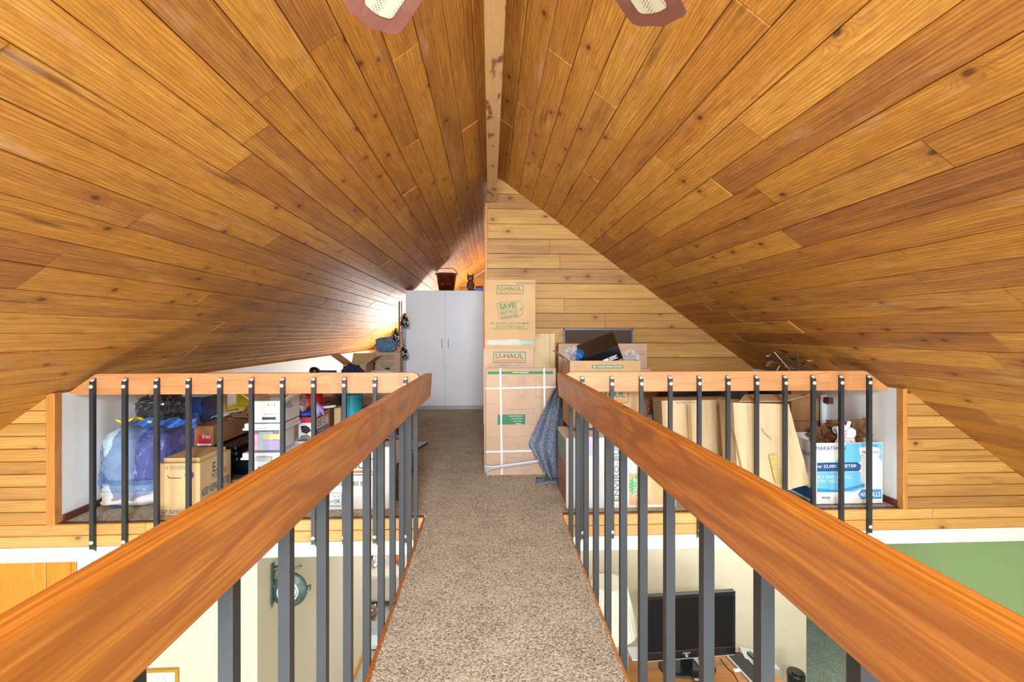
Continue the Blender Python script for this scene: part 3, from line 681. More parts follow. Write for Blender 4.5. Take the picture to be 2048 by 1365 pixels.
def carton_icon(px, py, wd, hg, Y):
    c = W(px, py, Y); b = MB(); k = .0018
    def ln(p, q):
        p, q = Vector((c.x + p[0] * wd, Y - .0012, c.z + p[1] * hg)), Vector((c.x + q[0] * wd, Y - .0012, c.z + q[1] * hg)); d_ = (q - p).normalized(); nn = Vector((-d_.z, 0, d_.x)) * k / 2
        b.prism([p - nn, q - nn, q + nn, p + nn], (0, -.0005, 0))
    P = [(-.5, .42), (.2, .5), (.5, .42), (.5, -.42), (.2, -.5), (-.5, -.42)]
    for i in range(6): ln(P[i], P[(i + 1) % 6])
    ln((.2, .5), (.2, -.5)); ln((-.3, -.3), (.0, -.3)); ln((-.3, -.36), (.1, -.36))
    build(b, 'carton_drawing', ink_gray, r)
for px in (1044, 1080): carton_icon(px, 782, .072, .135, yf)
carton_icon(1013, 771, .09, .05, yf)
for px, wd in ((1011, .08), (1044, .075), (1077, .1)):
    for k in range(4): text('wardrobe carton', W(px, 755 + k * 2.6, yf), .006, ink_gray, r, w=wd * random.uniform(.5, 1), rot=math.pi)
text('More U-Haul Wardrobe Boxes', W(1042, 819.5, yp), .012, ink_gray, r, w=.24, rot=math.pi)
p = W(1023, 839.5, yp); plate(p.x, p.z, .235, .086, yp, ink_g, r)
p = W(1088, 839.5, yp); plate(p.x, p.z, .06, .086, yp, ink_g, r)
for k, s_ in enumerate(('SMALL', 'Compact capacity', 'for shirts, skirts,', 'and folded items.')): text(s_, W(1036 - k * 1.5, 848 - k * 5, yp - .001), .011, ink_w, r, w=.05 + .022 * k, rot=math.pi)
carton_icon(1064, 838, .072, .11, yp)
text('Lift and Hook Carrying Tape', W(1045, 889.5, yp), .010, ink_gray, r, w=.22, rot=math.pi)
text('easy to pack - pivot here', W(1050, 895, yp), .008, ink_gray, r, w=.16, rot=math.pi)
for px in (1030, 1066):
    for py in (910, 926): ringplate(W(px, py, yp), .145, .055, .0016, ink_gray, r, rad=.002, name='printed_grid')
text('www.uhaul.com', W(1052, 942, yp), .010, ink_gray, r, w=.10, rot=math.pi)
for px in (1001.5, 1088):
    a, c = W(px - (1 if px < 1050 else 0), 736, yf), W(px + 2.5, 948, yf)
    build(MB().prism([(a.x - .007, yf - .008, zt_ + .004), (a.x + .007, yf - .008, zt_ + .004), (c.x + .007, yf - .009, .006), (c.x - .007, yf - .009, .006)], (0, .002, 0)), 'strap', strap_m, r)
    bx('strap', strap_m, a.x - .007, a.x + .007, yf - .008, yf + .095, zt_ + .001, zt_ + .004, r)
for py, dz in ((777, .004), (903, .0)):
    z_ = W(1040, py, yf).z; build(MB().prism([(g0 - .002, yf - .0095, z_ - .006), (g1, yf - .0095, z_ + dz), (g1, yf - .0095, z_ + dz + .012), (g0 - .002, yf - .0095, z_ + .006)], (0, .0015, 0)), 'strap', strap_m, r)
# plywood panels behind
for px0, px1, py, Y, lb in ((1066, 1104, 668, 4.56, 'pale pine panel standing behind the moving box stack'), (1100, 1110, 667, 4.53, 'narrow pale pine strip standing against the wider pine panel')):
    a, c = W(px0, py, Y), W(px1, py, Y)
    r = tag(bx('pine_board', MW['ply'], a.x, c.x, Y, Y + .018, 0, a.z, bevel=.002), lb, 'panel')
# metal bracket on the floor in front of the bundle
a, c = Wz(974, 945, .0), W(1074, 925, 3.9); a = W(970, 938, 3.86); c = W(1082, 922, 3.86)
r = root('metal_bed_bracket', 'silver metal bracket with a flared foot lying against the strapped bundle', 'bracket', ((a.x + c.x) / 2, 3.86, 0))
d_ = (c - a).normalized(); up = Vector((0, 1, 0)).cross(d_) * -1
if up.z < 0: up = -up
prof = [(0, -.036), (0, .036), (.03, .022), (.07, .013), (.46, .012), (.46, -.012), (.07, -.014), (.03, -.024)]
build(MB().prism([a + d_ * u_ + up * v_ + Vector((0, -.012, 0)) for u_, v_ in prof], (0, .024, 0)), 'bar', chrome, r, bevel=.004)
build(MB().prism([a + d_ * u_ + up * v_ + Vector((0, -.0125, 0)) for u_, v_ in ((.09, -.003), (.45, -.003), (.45, .004), (.09, .004))], (0, -.002, 0)), 'slot', cab_edge, r)
build(MB().box(a.x - .008, a.x + .002, 3.84, 3.885, a.z - .042, a.z + .038), 'foot', chrome, r, bevel=.003)
# moving blanket
P_ = {}
def blank(u, v):
    # v 0 top .. 1 bottom ; left edge flares out downwards
    yy = 3.86 - .06 * v + .03 * math.sin(u * 7 + v * 3) + .02 * math.sin(u * 15)
    top = W(1110 + 22 * u, 778, yy); lx = 1110 - 52 * min(v / .62, 1) ** .9 + (0 if v < .62 else (v - .62) / .38 * 32)
    rxp = 1126
    py = 778 + (122 if v < 0 else 0) + v * (178 + 12 * math.sin(u * 3))
    q = W(lx + (rxp - lx) * u, py - (1 - u) * 26 * max(0, v - .6), yy)
    return q
b = MB().sheet(blank, 26, 30); b.v = [(x, y_, max(z_, .012)) for x, y_, z_ in b.v]
r = root('moving_blanket', 'blue-grey felt moving blanket hanging beside the strapped bundle', 'blanket', (.5, 3.65, 0))
build(b, 'cloth', blanket_m, r, smooth=True, solid=.008)
for k in range(3): text('U-HAUL', W(1083 - 2 * k, 862 + 9 * k, 3.78), .022, ink_n, r, w=.06, rot=R(60), lift=.01)
b = MB().sheet(lambda u, v: Wz(1072 + 50 * u, 955 + 12 * v + 2 * math.sin(u * 9), .012 + .008 * math.sin(u * 7 + v * 4)), 12, 5)
build(b, 'trailing_corner', blanket_m, r, smooth=True, solid=.006)
# bubble wrap box, large white printed carton at the front edge
Y = 3.18; x0, x1 = W(1141, 950, Y).x - .03, W(1352, 950, Y).x; z1 = W(1200, 876, Y).z
t = carton('bubble_wrap_box', 'large white ENVIRO-BUBBLE carton standing at the right loft edge', x0, x1, Y, Y + .4, 0, z1, cardw, tp=False)
text('ENVIRO-BUBBLE', W(1233, 928, Y), .034, ink_gray, t, ux=(0, 0, 1), uy=(-1, 0, 0), w=.52, bold=.03)
text('175 ROLL', W(1211, 945, Y), .020, ink_k, t, ux=(0, 0, 1), uy=(-1, 0, 0), w=.20, bold=.01)
text('12 in x 1/2 in bubbles', W(1210, 1000, Y), .012, ink_gray, t, ux=(0, 0, 1), uy=(-1, 0, 0), w=.12)
p = W(1184, 893, Y); plate(p.x, p.z, .05, .13, Y, flat('lilac_print', lin(208, 190, 224), .5), t)
p0, p1 = W(1258, 947, Y), W(1350, 1009, Y); plate((p0.x + p1.x) / 2, (p0.z + p1.z) / 2, p1.x - p0.x, p0.z - p1.z, Y, flat('peach_print', lin(232, 176, 126), .5), t)
c = W(1276, 972, Y - .002); st = []
for k in range(36):
    a = R(10 * k); rr_ = .085 if k % 2 else .058; st.append((c.x + rr_ * .85 * math.cos(a), c.z + rr_ * math.sin(a)))
poly(st, Y, flat('green_starburst', lin(86, 182, 110), .5), t, 'starburst', .003)
text('VALUE', W(1271, 974, Y - .003), .030, ink_w, t, ux=(0, 0, 1), uy=(-1, 0, 0), w=.12, bold=.03)
text('PACK', W(1283, 972, Y - .003), .022, ink_w, t, ux=(0, 0, 1), uy=(-1, 0, 0), w=.09, bold=.03)
b = MB()
for k in range(14):
    p = W(1304 + k * 3.4, 978, Y); b.box(p.x - .0007, p.x + .0007, Y - .0022, Y - .0012, W(1300, 1003, Y).z, W(1300, 955, Y).z)
build(b, 'bubble_drawing', ink_o, t)
ringplate(W(1278, 934, Y), .12, .05, .0016, ink_gray, t, rad=.01, name='roll_drawing')
# printed photo on its left side
xs = x0; ly = (Y + .01, Y + .39)
for (za, zb_, mm) in ((.30, z1 - .02, flat('photo_green', lin(120, 160, 130), .4, var=.3, scale=12)), (.02, .30, flat('photo_brown', lin(150, 104, 84), .4, var=.35, scale=12))):
    build(MB().box(xs - .0012, xs - .0004, ly[0], ly[1], za, zb_), 'photo_print', mm, t)
# box on top of it / behind: logo box
Y = 3.42; x0, x1 = W(1140, 790, Y).x, W(1281, 790, Y).x; zt1 = W(1200, 722, Y).z; zb1 = .50
t = carton('moving_box', 'open logo moving box behind the right handrail, holding a tilted black box', x0, x1, Y, Y + .34, .50, zt1, card, open_=True, flaps=(0, .0, 0, .9), fl=.12)
t.location.z = .50
uhaul(W(1216, 793, Y), .31, t)
p = W(1215, 734, Y); plate(p.x, p.z, .235, .022, Y, ink_g, t); text('FIND YOUR BELONGINGS IN SECONDS!', W(1215, 734, Y - .001), .011, ink_w, t, w=.22, shear=.2, bold=.02)
t = carton('moving_box', 'plain cardboard box under the open logo box, behind the bubble wrap carton', x0 + .09, x1 - .01, Y + .18, Y + .34, 0, .495, card3, tp=False)
r = root('black_box', 'glossy black box tilted in the open moving box above the handrail', 'box', (.9, 3.6, 1.0))
c = W(1199, 706, 3.62); M = Matrix.Translation(c) @ Matrix.Rotation(R(-28), 4, 'Y') @ Matrix.Rotation(R(22), 4, 'X') @ Matrix.Rotation(R(-16), 4, 'Z')
build(MB().box(-.155, .155, -.10, .14, -.058, .06, M), 'carton', plas_k, r, bevel=.002)
b = MB()
for s_ in ((.02, .05), ): pass
M3 = M.to_3x3(); q = M @ Vector((.045, -.1015, -.02))
build(MB().box(.01, .05, -.1025, -.101, -.045, -.012, M), 'white_label', ink_w, r)
build(MB().box(.056, .12, -.1025, -.101, -.040, -.034, M).box(.056, .11, -.1025, -.101, -.028, -.022, M).box(.056, .12, -.1025, -.101, -.016, -.010, M), 'label_print', ink_w, r)
r = root('blue_pouch', 'small blue pouch at the left end of the tilted black box', 'pouch', W(1158, 712, 3.6))
build(MB().lump(W(1158, 714, 3.6), (.045, .05, .055), .25, seed=3), 'pouch_body', flat('blue_vinyl', lin(30, 90, 150), .3), r, smooth=True)
for px, py, lb, sd in ((1142, 712, 'crumpled clear plastic sticking up left of the black box', 4), (1262, 716, 'crumpled clear plastic sticking up right of the black box', 5)):
    r = root('clear_plastic_wrap', lb, 'plastic wrap', W(px, py, 3.6)); build(MB().lump(W(px, py, 3.6), (.05, .05, .05), .9, 3.5, seed=sd), 'film', clearfilm, r)
# large flat box against the wall and the insect screen
Y = 4.5; a, c = W(1117, 688, Y), W(1294, 686, Y)
t = carton('flat_moving_box', 'wide flat cardboard carton standing against the back wall below the screen', a.x, c.x, Y, Y + .12, 0, a.z - .0, card2, tp=False)
for k, s_ in enumerate(('HEAVY DUTY', 'TV BOX')): text(s_, W(1279, 704 + 5 * k, Y), .016, ink_gray, t, w=.10)
ringplate(W(1282, 717, Y), .085, .085, .002, ink_gray, t, rad=.002, name='printed_square')
t = carton('flat_moving_box', 'low cardboard carton leaning in front of the wide flat one, right end', W(1240, 740, 4.4).x, W(1302, 740, 4.4).x, 4.4, 4.48, 0, W(1280, 738, 4.4).z, card2, tp=False)
Y = YB - .03; a, c = W(1127, 658, Y), W(1266, 658, Y); zb_ = .82
r = root('window_screen', 'grey framed insect screen propped on the plank back wall', 'screen', ((a.x + c.x) / 2, Y, zb_))
fm = flat('grey_aluminium', lin(96, 104, 116), .4, .4)
for q in ((a.x, a.x + .014, zb_, a.z), (c.x - .014, c.x, zb_, a.z), (a.x, c.x, a.z - .014, a.z), (a.x, c.x, zb_, zb_ + .014)): bx('frame_bar', fm, q[0], q[1], Y, Y + .012, q[2], q[3], r)
bx('mesh', mesh_m, a.x + .014, c.x - .014, Y + .005, Y + .006, zb_ + .014, a.z - .014, r)
# dark brown box with lettering
Y = 3.95; a, c = W(1282, 772, Y), W(1336, 790, Y)
t = carton('brown_box', 'dark brown box with black sideways lettering between logo box and kraft box', a.x, c.x - .02, Y, Y + .4, 0, .80, card3, tp=False)
text('FRAGILE', W(1317, 806, Y), .045, ink_k, t, ux=(0, 0, 1), uy=(-1, 0, 0), w=.26, bold=.02); text('PACK', W(1297, 822, Y), .035, ink_k, t, ux=(0, 0, 1), uy=(-1, 0, 0), w=.12, bold=.02)
p = W(1303, 835, 3.82)
r = root('glove', 'grey knit glove in the dark gap beside the brown box', 'glove', p); build(MB().lump(p + Vector((0, 0, -.02)), (.045, .03, .04), .35, seed=6), 'glove_body', grey_f, r, smooth=True)
tag(bx('storage_tub', plas_kb, p.x - .07, p.x + .07, 3.72, 3.93, 0, p.z - .06, bevel=.01), 'dark plastic tub under the grey glove', 'tub')
# kraft wrapped boxes
def quadbox(name, label, px, Y, dep, m, z0=None, cat='box', dy=0):
    P = [W(x, y_, Y + (dy if i < 2 else 0)) for i, (x, y_) in enumerate(px)]
    r = root(name, label, cat, (sum(p.x for p in P) / 4, Y + dep / 2, min(p.z for p in P)))
    n = 14; v = []
    def fn(u, v_):
        top = P[0].lerp(P[1], u); bot = P[3].lerp(P[2], u); q = top.lerp(bot, v_)
        q.y += .008 * noise.noise(Vector((u * 5, v_ * 5, len(label)))) + .004 * math.sin(u * 21 + v_ * 3)
        return q
    b = MB().sheet(fn, n, n); m_ = n + 1; base = len(b.v)
    b.add([Vector(p) + Vector((0, dep, 0)) for p in P], [(3, 2, 1, 0)])
    T = list(range(0, m_)); B = list(range(n * m_, n * m_ + m_)); Lf = [j * m_ for j in range(m_)]; Rt = [j * m_ + n for j in range(m_)]
    b.f.append(tuple(T[::-1]) + (base, base + 1)); b.f.append(tuple(B) + (base + 2, base + 3)); b.f.append(tuple(Lf) + (base + 3, base)); b.f.append(tuple(Rt[::-1]) + (base + 1, base + 2))
    build(b, 'wrapped_carton', m, r); return r, P
t, P = quadbox('kraft_wrapped_box', 'kraft paper box with brown stripes, behind the right rail, left of the pair', [(1323, 802), (1468, 800), (1478, 1012), (1334, 1012)], 3.50, .2, kraft)
for xx in (1378, 1437, 1462):
    b = MB().prism([W(xx - 4, 812, 3.482), W(xx + 3, 812, 3.482), W(xx + 13, 985, 3.482), W(xx + 5, 985, 3.482)], (0, -.001, 0)); build(b, 'brown_stripe', flat('stripe_stain', lin(184, 144, 88), .7), t)
text('storage carton', W(1372, 806, 3.485), .014, ink_gray, t, w=.16, shear=.2)
t, P = quadbox('kraft_wrapped_box', 'big tilted kraft paper box leaning right against the tissue carton', [(1466, 806), (1578, 809), (1619, 968), (1480, 1012)], 3.13, .2, kraft)
b = MB().prism([W(1538, 911, 3.112), W(1552, 911, 3.112), W(1566, 970, 3.112), W(1551, 968, 3.112)], (0, -.001, 0)); build(b, 'tape', tapey, t)
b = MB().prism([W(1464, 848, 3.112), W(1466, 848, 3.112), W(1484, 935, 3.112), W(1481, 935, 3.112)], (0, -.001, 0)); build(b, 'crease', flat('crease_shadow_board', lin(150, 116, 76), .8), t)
b = MB().tube([W(1524, 858, 3.11), W(1530, 868, 3.108), W(1540, 876, 3.11), W(1543, 880, 3.108)], .002, 5); build(b, 'torn_edge', ink_gray, t)
ringplate(W(1474, 876, 3.112), .07, .05, .0012, ink_gray, t, rad=.004, name='printed_mark')
build(MB().prism([W(1478, 804, 3.14), W(1572, 804, 3.14), W(1622, 790, 3.32), W(1490, 790, 3.32)], (0, 0, .004)), 'flap', kraft, t)
p0, p1 = W(1338, 788, 3.6), W(1500, 799, 3.6)
r = root('lidded_bin', 'dark lidded plastic bin showing above the striped kraft box', 'bin', ((p0.x + p1.x) / 2, 3.83, 0))
bx('bin_body', plas_kb, p0.x + .06, p1.x + .02, 3.73, 3.93, 0, p1.z - .022, r, bevel=.01); bx('lid', plas_kb, p0.x + .04, p1.x + .05, 3.71, 3.94, p1.z - .02, p0.z + .01, r, bevel=.01)
# tissue carton
Y = 3.17; x0, x1 = W(1632, 950, Y).x, W(1765, 950, Y).x; zt1 = W(1700, 886, Y).z
t = carton('tissue_carton', 'blue and white bath tissue carton marked 48 ROLLS, full of brown paper', x0, x1, Y, Y + .36, 0, zt1, cardw, open_=True, flaps=(0, 0, 0, 0))
q = lambda px, py: (W(px, py, Y).x, W(px, py, Y).z)
poly([q(1692, 887), q(1764, 887), q(1764, 958), q(1757, 930), q(1740, 916), q(1722, 925), q(1692, 925), q(1672, 925)], Y, sky_ink, t)
poly([q(1634, 945), q(1722, 944), q(1722, 962), q(1730, 975), q(1706, 985), q(1670, 983), q(1634, 982)], Y, sky_ink, t)
poly([q(1634, 977), q(1676, 981), q(1728, 968), q(1730, 972), q(1700, 982), q(1670, 985), q(1634, 985)], Y, sky_ink2, t, lift=.0015)
poly([q(1634, 926), q(1715, 925), q(1721, 930), q(1722, 937), q(1717, 943), q(1634, 944)], Y, ink_n, t, lift=.002)
poly([q(1718, 896), q(1740, 893), q(1758, 897), q(1762, 906), q(1758, 912), q(1740, 914), q(1720, 910)], Y, ink_w, t, 'roll_drawing', lift=.002)
poly([q(1722, 912), q(1755, 912), q(1764, 925), q(1764, 955), q(1757, 968), q(1730, 968), q(1721, 950)], Y, cardw, t, 'roll_drawing', lift=.0022)
poly([q(1722, 980), q(1762, 979), q(1763, 998), q(1722, 999), q(1716, 990)], Y, sky_ink2, t, lift=.002)
text('MARATHON', W(1661, 897, Y), .028, ink_n, t, w=.215, lift=.003)
text('MARATHON', W(1742, 905, Y), .018, ink_n, t, w=.135, lift=.004)
text('Over 22,000 SHEETS\u00ae', W(1668, 933, Y), .026, ink_w, t, w=.32, bold=.02, lift=.004)
text('2-PLY SINGLE ROLL', W(1664, 954, Y), .022, ink_w, t, w=.27, lift=.004); text('BATH TISSUE', W(1654, 963, Y), .022, ink_w, t, w=.20, lift=.004)
text('48 ROLLS', W(1740, 989, Y), .034, ink_w, t, w=.145, bold=.02, lift=.004)
b = MB()
for px, py, n_, hh in ((1750, 892, 9, 4), (1651, 996, 15, 5), (1612, 0, 0, 0)):
    for k in range(n_): p = W(px + k * 1.1 - n_ / 2, py, Y); b.box(p.x - .0008, p.x + random.choice((.0004, .0012)), Y - .0035, Y - .003, p.z - hh * .0016, p.z + hh * .0016)
build(b, 'barcode', ink_gray, t)
text('BATH TISSUE', Vector((x0, Y + .17, .34)), .03, ink_n, t, ux=(0, -1, 0), uy=(0, 0, 1), w=.22); text('48', Vector((x0, Y + .17, .2)), .05, ink_n, t, ux=(0, -1, 0), uy=(0, 0, 1))
build(MB().box(x0 - .0012, x0 - .0005, Y + .01, Y + .34, .02, .10), 'print_panel', ink_n, t)
for i, (px, py, rx_, ry_, rz_, m_, lb) in enumerate(((1722, 866, .08, .07, .085, brownp, 'crumpled brown paper at the right of the tissue carton'), (1678, 862, .08, .07, .075, brownp, 'crumpled brown paper behind the white paper in the tissue carton'), (1648, 875, .08, .08, .07, brownp, 'dark crumple of brown paper at the left of the tissue carton'), (1688, 871, .055, .05, .075, whitep, 'crumpled white packing paper in the tissue carton'))):
    p = W(px, py, 3.27 if m_ is whitep else 3.38)
    tag(build(MB().lump(p, (rx_, ry_, rz_), .95, 2.2, nu=16, nv=11, seed=10 + i), 'packing_paper', m_), lb, 'paper')
# small box and wood piece, knee-wall corner
Y = 3.86; a, c = W(1592, 797, Y), W(1650, 797, Y)
t = carton('small_box', 'small cardboard box marked 530 above the brown paper', a.x, c.x, Y, Y + .2, .46, a.z, card, tp=False); text('530', W(1599, 817, Y), .05, ink_k, t, ux=(0, 0, -1), uy=(1, 0, 0), w=.12)
tag(bx('storage_box', card3, a.x + .01, c.x - .01, Y + .01, Y + .2, 0, .458), 'brown box supporting the small box marked 530', 'box')
a, c = W(1652, 797, 3.75), W(1690, 806, 3.75)
tag(bx('wood_block', MW['dark'], a.x, c.x + .1, 3.72, 3.78, c.z - .005, c.z + .045, bevel=.003), 'dark wood rail piece behind the brown paper by the right knee wall', 'wood')
tag(bx('foam_board', cab_white, a.x - .0, c.x - .01, 3.80, 3.82, 0, a.z + .02), 'pale panel standing under the dark wood rail piece', 'panel')
# metal leaf sculpture
c = W(1592, 742, 3.75)
r = root('metal_leaf_sculpture', 'dark metal branch sculpture with thin silvery leaves above the right rail', 'sculpture', (c.x, c.y, .84))
dm = flat('gunmetal', lin(70, 72, 76), .35, .7)
stem = [(1597, 752), (1597, 735), (1595, 718), (1594, 704)]
build(MB().tube([W(x, y_, 3.75) for x, y_ in stem], [.008, .008, .006, .004], 6), 'stem', dm, r)
build(MB().tube([W(1548, 704, 3.72), W(1580, 741, 3.74)], .0022, 5), 'wire', foil, r); build(MB().tube([W(1560, 731, 3.72), W(1553, 742, 3.74)], .002, 5), 'wire', foil, r)
build(MB().tube([W(1617, 733, 3.72), W(1622, 742, 3.74)], .002, 5), 'wire', foil, r)
lv = [(1567, 704, 26, -8, dm), (1538, 711, 11, 20, foil), (1541, 725, 20, 12, foil), (1537, 731, 13, 0, foil), (1558, 724, 12, 5, dm), (1585, 719, 22, -2, dm), (1613, 717, 17, -28, foil), (1622, 722, 14, -5, foil), (1634, 733, 22, -18, dm), (1575, 733, 14, 5, foil), (1584, 737, 10, -20, foil), (1606, 729, 12, 8, dm)]
for x, y_, L_, ag, m_ in lv:
    Yl = 3.75 + random.uniform(-.05, .05); p = W(x, y_, Yl); hl = L_ / 2 * 3.75 / F; a = R(ag); d_ = Vector((math.cos(a), random.uniform(-.3, .3), math.sin(a))); s_ = Vector((0, .6, .5)) * hl * .45
    pts = [p - d_ * hl, p - d_ * hl * .4 - s_, p + d_ * hl * .3 - s_ * .9, p + d_ * hl, p + d_ * hl * .3 + s_ * .9, p - d_ * hl * .4 + s_]
    build(MB().prism(pts, (0, .0, .002)), 'leaf', m_, r)
    build(MB().tube([W(1597, 740, 3.75), p.lerp(W(1597, 735, 3.75), .5) + Vector((0, 0, -.01)), p], .0012, 4), 'twig', dm, r)
tag(bx('storage_bin', plas_kb, c.x - .25, c.x + .2, 4.05, 4.5, 0, .80, bevel=.01), 'dark bin under the right rail behind the tissue carton', 'bin')
tag(bx('sculpture_plinth', card3, c.x - .1, c.x + .1, 3.66, 3.8, .5, .845), 'brown box on which the metal leaf sculpture stands', 'box')
tag(bx('box_support', card3, c.x - .12, c.x + .11, 3.64, 3.82, 0, .498), 'lower brown box under the sculpture box, hidden behind kraft box', 'box')
# ------------------------------------------------------------------ left loft: bags, cartons, totes
# big blue bag full of bedding
xc = -2.485; hw = .243; zt_ = W(280, 838, 3.55).z
r = root('bedding_bag', 'large translucent blue plastic bag stuffed with bedding, tied with yellow drawstring', 'bag', (xc, 3.5, 0))
b = MB().lump((xc, 3.60, zt_ / 2), (hw, .35, zt_ / 2), .12, 2.6, 3.4, 110, 60, seed=1, flat_z=.004)
b.v = [(x if z_ < zt_ * .5 else xc + (x - xc) * (1 - .16 * ((z_ / zt_) - .5) * 2) + .015, y_, z_) for x, y_, z_ in b.v]
b2 = []
for x, y_, z_ in b.v:
    q = Vector((x, y_, z_)); k = .016 * abs(math.sin(x * 38 + 3 * noise.noise(q * 5))) + .02 * noise.noise(Vector((x * 14, y_ * 14, z_ * 5)))
    d_ = Vector((x - xc, y_ - 3.6, 0)); d_ = d_.normalized() if d_.length > .02 else Vector()
    b2.append(tuple(q - d_ * k))
b.v = b2
build(b, 'bag_film', bagblue, r, smooth=True)
def soft(c_, rr, m_, sd, nm, amp=.1): return build(MB().lump(c_, rr, amp, 2.5, 3.4, 36, 24, seed=sd), nm, m_, r, smooth=True)
soft((xc - .08, 3.52, zt_ * .60), (hw * .56, .22, zt_ * .33), pale_bl, 4, 'folded_blanket')
soft((xc + .10, 3.60, zt_ * .56), (hw * .50, .27, zt_ * .36), purple_bl, 5, 'folded_blanket')
soft((xc - .01, 3.52, zt_ * .13), (hw * .88, .24, zt_ * .11), whitep, 6, 'folded_blanket')
soft((xc - .01, 3.52, zt_ * .26), (hw * .86, .24, zt_ * .07), pale_bl, 7, 'folded_blanket')
b = MB().sheet(lambda u, v: W(232 + 72 * u, 838 + 5 * v + 4 * math.sin(u * 8), 3.36 + .03 * math.sin(u * 11 + v)), 20, 2)
build(b, 'drawstring', plas_y, r, smooth=True, solid=.004)
b = MB().sheet(lambda u, v: W(268 + 125 * u, 838 + 16 * v + 3 * math.sin(u * 17 + v * 4), 3.33 + .025 * math.sin(u * 23 + v * 5) - .03 * v), 40, 5)
build(b, 'gathered_hem', film('hem_film', lin(30, 100, 190), .9), r, smooth=True)
p0, p1 = W(282, 842, 3.55), W(352, 794, 3.55)
r = root('black_wrapped_bundle', 'crinkled black plastic bundle lying on top of the blue bedding bag', 'bag', ((p0.x + p1.x) / 2, 3.55, p0.z))
build(MB().lump(((p0.x + p1.x) / 2, 3.58, (p0.z + p1.z) / 2), ((p1.x - p0.x) / 2 * 1.05, .12, (p1.z - p0.z) / 2 * 1.15), .22, 4.5, 3.2, 44, 28, seed=12), 'bag_film', bagblack, r)
a, c = W(246, 828, 3.75), W(288, 806, 3.75)
tag(build(MB().tube([a, c + (c - a) * .6], .022, 12), 'cardboard_tube', card3), 'brown cardboard tube sticking out behind the black bundle', 'tube')
# blue bin
Y = 4.03; zz = W(380, 856, Y).z
tag(bx('storage_box', card3, W(350, 850, 4.05).x, W(408, 850, 4.05).x, Y - .02, Y + .28, 0, zz - .004), 'brown box under the deep blue bin behind the bedding bag', 'box')
P = [W(352, 796, Y), W(407, 794, Y), W(401, 812, Y), W(402, 830, Y), W(405, 855, Y), W(354, 855, Y)]
r = root('blue_bin', 'deep blue plastic bin with flared rim beside the black bundle', 'bin', (W(380, 855, Y).x, Y + .1, zz))
b = MB(); b.prism([P[0], P[1], P[2], P[3], P[4], P[5]], (0, .24, 0)); build(b, 'bin_body', plas_b, r, bevel=.006)
b = MB().prism([P[0] + Vector((-.01, -.006, 0)), P[1] + Vector((.012, -.006, 0)), P[1] + Vector((.012, -.006, -.016)), P[0] + Vector((-.01, -.006, -.016))], (0, .25, 0)); build(b, 'rim', plas_b, r, bevel=.003)
# pale boards against the knee wall
Y = 4.36; a, c = W(404, 790, Y), W(446, 850, Y)
r = tag(bx('styrofoam_sheet', cab_white, a.x - .02, c.x, Y, Y + .03, 0, .80, bevel=.004), 'pale panel standing behind the blue bin, left of the timber strip', 'panel')
a, c = W(446.5, 790, Y), W(451, 850, Y); tag(bx('timber_strip', MW['ply'], a.x, c.x, Y, Y + .03, 0, .81), 'narrow timber strip beside the pale panel', 'timber')
# yellow boxes
Y = 4.45; a, c = W(455, 813, Y), W(500, 842, Y)
tag(bx('storage_box', card3, a.x, c.x + .05, Y, Y + .3, 0, c.z - .002), 'brown box under the two yellow boxes', 'box')
r = root('yellow_box', 'lower yellow box with scribbled lettering behind the brown box', 'box', (a.x, Y, c.z)); bx('box_body', plas_y, a.x, c.x, Y, Y + .22, c.z, a.z, r, bevel=.004)
text('Bin ll', W(469, 828, Y), .05, ink_gray, r, w=.12)
d_ = W(472, 788, Y + .02); r = tag(bx('yellow_box', plas_y, d_.x, W(497, 790, Y + .02).x, Y + .02, Y + .2, a.z + .001, d_.z, bevel=.004), 'plain upper yellow box stacked on the scribbled yellow one', 'box')
# flat brown box and what is below it
Y = 3.62; a, c = W(388, 853, Y), W(426, 893, Y)
t = carton('flat_box', 'long flat brown cardboard box with red print on its end', a.x, c.x, Y, Y + .62, c.z, a.z, card3)
text('GOLD', W(402, 884, Y), .018, ink_r, t, w=.09, bold=.02); text('fries', W(413, 873, Y), .035, ink_w, t, w=.06, shear=.2, lift=.003)
p = W(406, 880, Y); plate(p.x + .01, p.z, .10, .07, Y, ink_r, t, lift=.0005); p = W(406, 890, Y); plate(p.x + .01, p.z, .10, .016, Y, ink_w, t, lift=.002); text('LONG', p + Vector((.01, 0, 0)), .012, ink_r, t, w=.07, lift=.004)
zb_ = c.z
r = root('baking_pans', 'stack of glossy black pans under the flat brown box', 'pans', (W(460, 890, 3.9).x, 3.9, zb_ - .15))
xa, xb_ = c.x - .02, W(497, 890, 3.9).x
for k in range(3): bx('pan', plas_k, a.x + .02 + k * .01, xb_ + .03, 3.66 + k * .01, 4.15, zb_ - .045 * (k + 1), zb_ - .045 * k - .012, r, bevel=.008)
build(MB().tube([(xa, 3.655, zb_ - .052), (xb_, 3.66, zb_ - .060)], .003, 6), 'wire', foil, r)
tag(bx('storage_bin', plas_kb, a.x + .02, W(495, 900, 3.8).x + .03, 3.84, 4.15, 0, zb_ - .137, bevel=.012), 'dark blue-black bin under the stack of black pans', 'bin')
for px, py, w1, an, lb in ((450, 838, 40, 12, 'crumpled white paper lying on the flat brown box'), ):
    p = W(px - 5, py - 1, 3.8); tag(build(MB().sheet(lambda u, v: p + Vector((-.09 + .2 * u, .15 * v, .0 + .055 * u + .01 * math.sin(u * 9 + v * 7))), 10, 6), 'paper_sheet', whitep, solid=.002), lb, 'paper')
p = W(478, 834, 3.95); t = carton('small_open_box', 'small open brown box with torn flaps on the flat brown box', p.x - .04, p.x + .075, 3.94, 4.1, a.z + .002, p.z + .0, card3, open_=True, fl=.07)
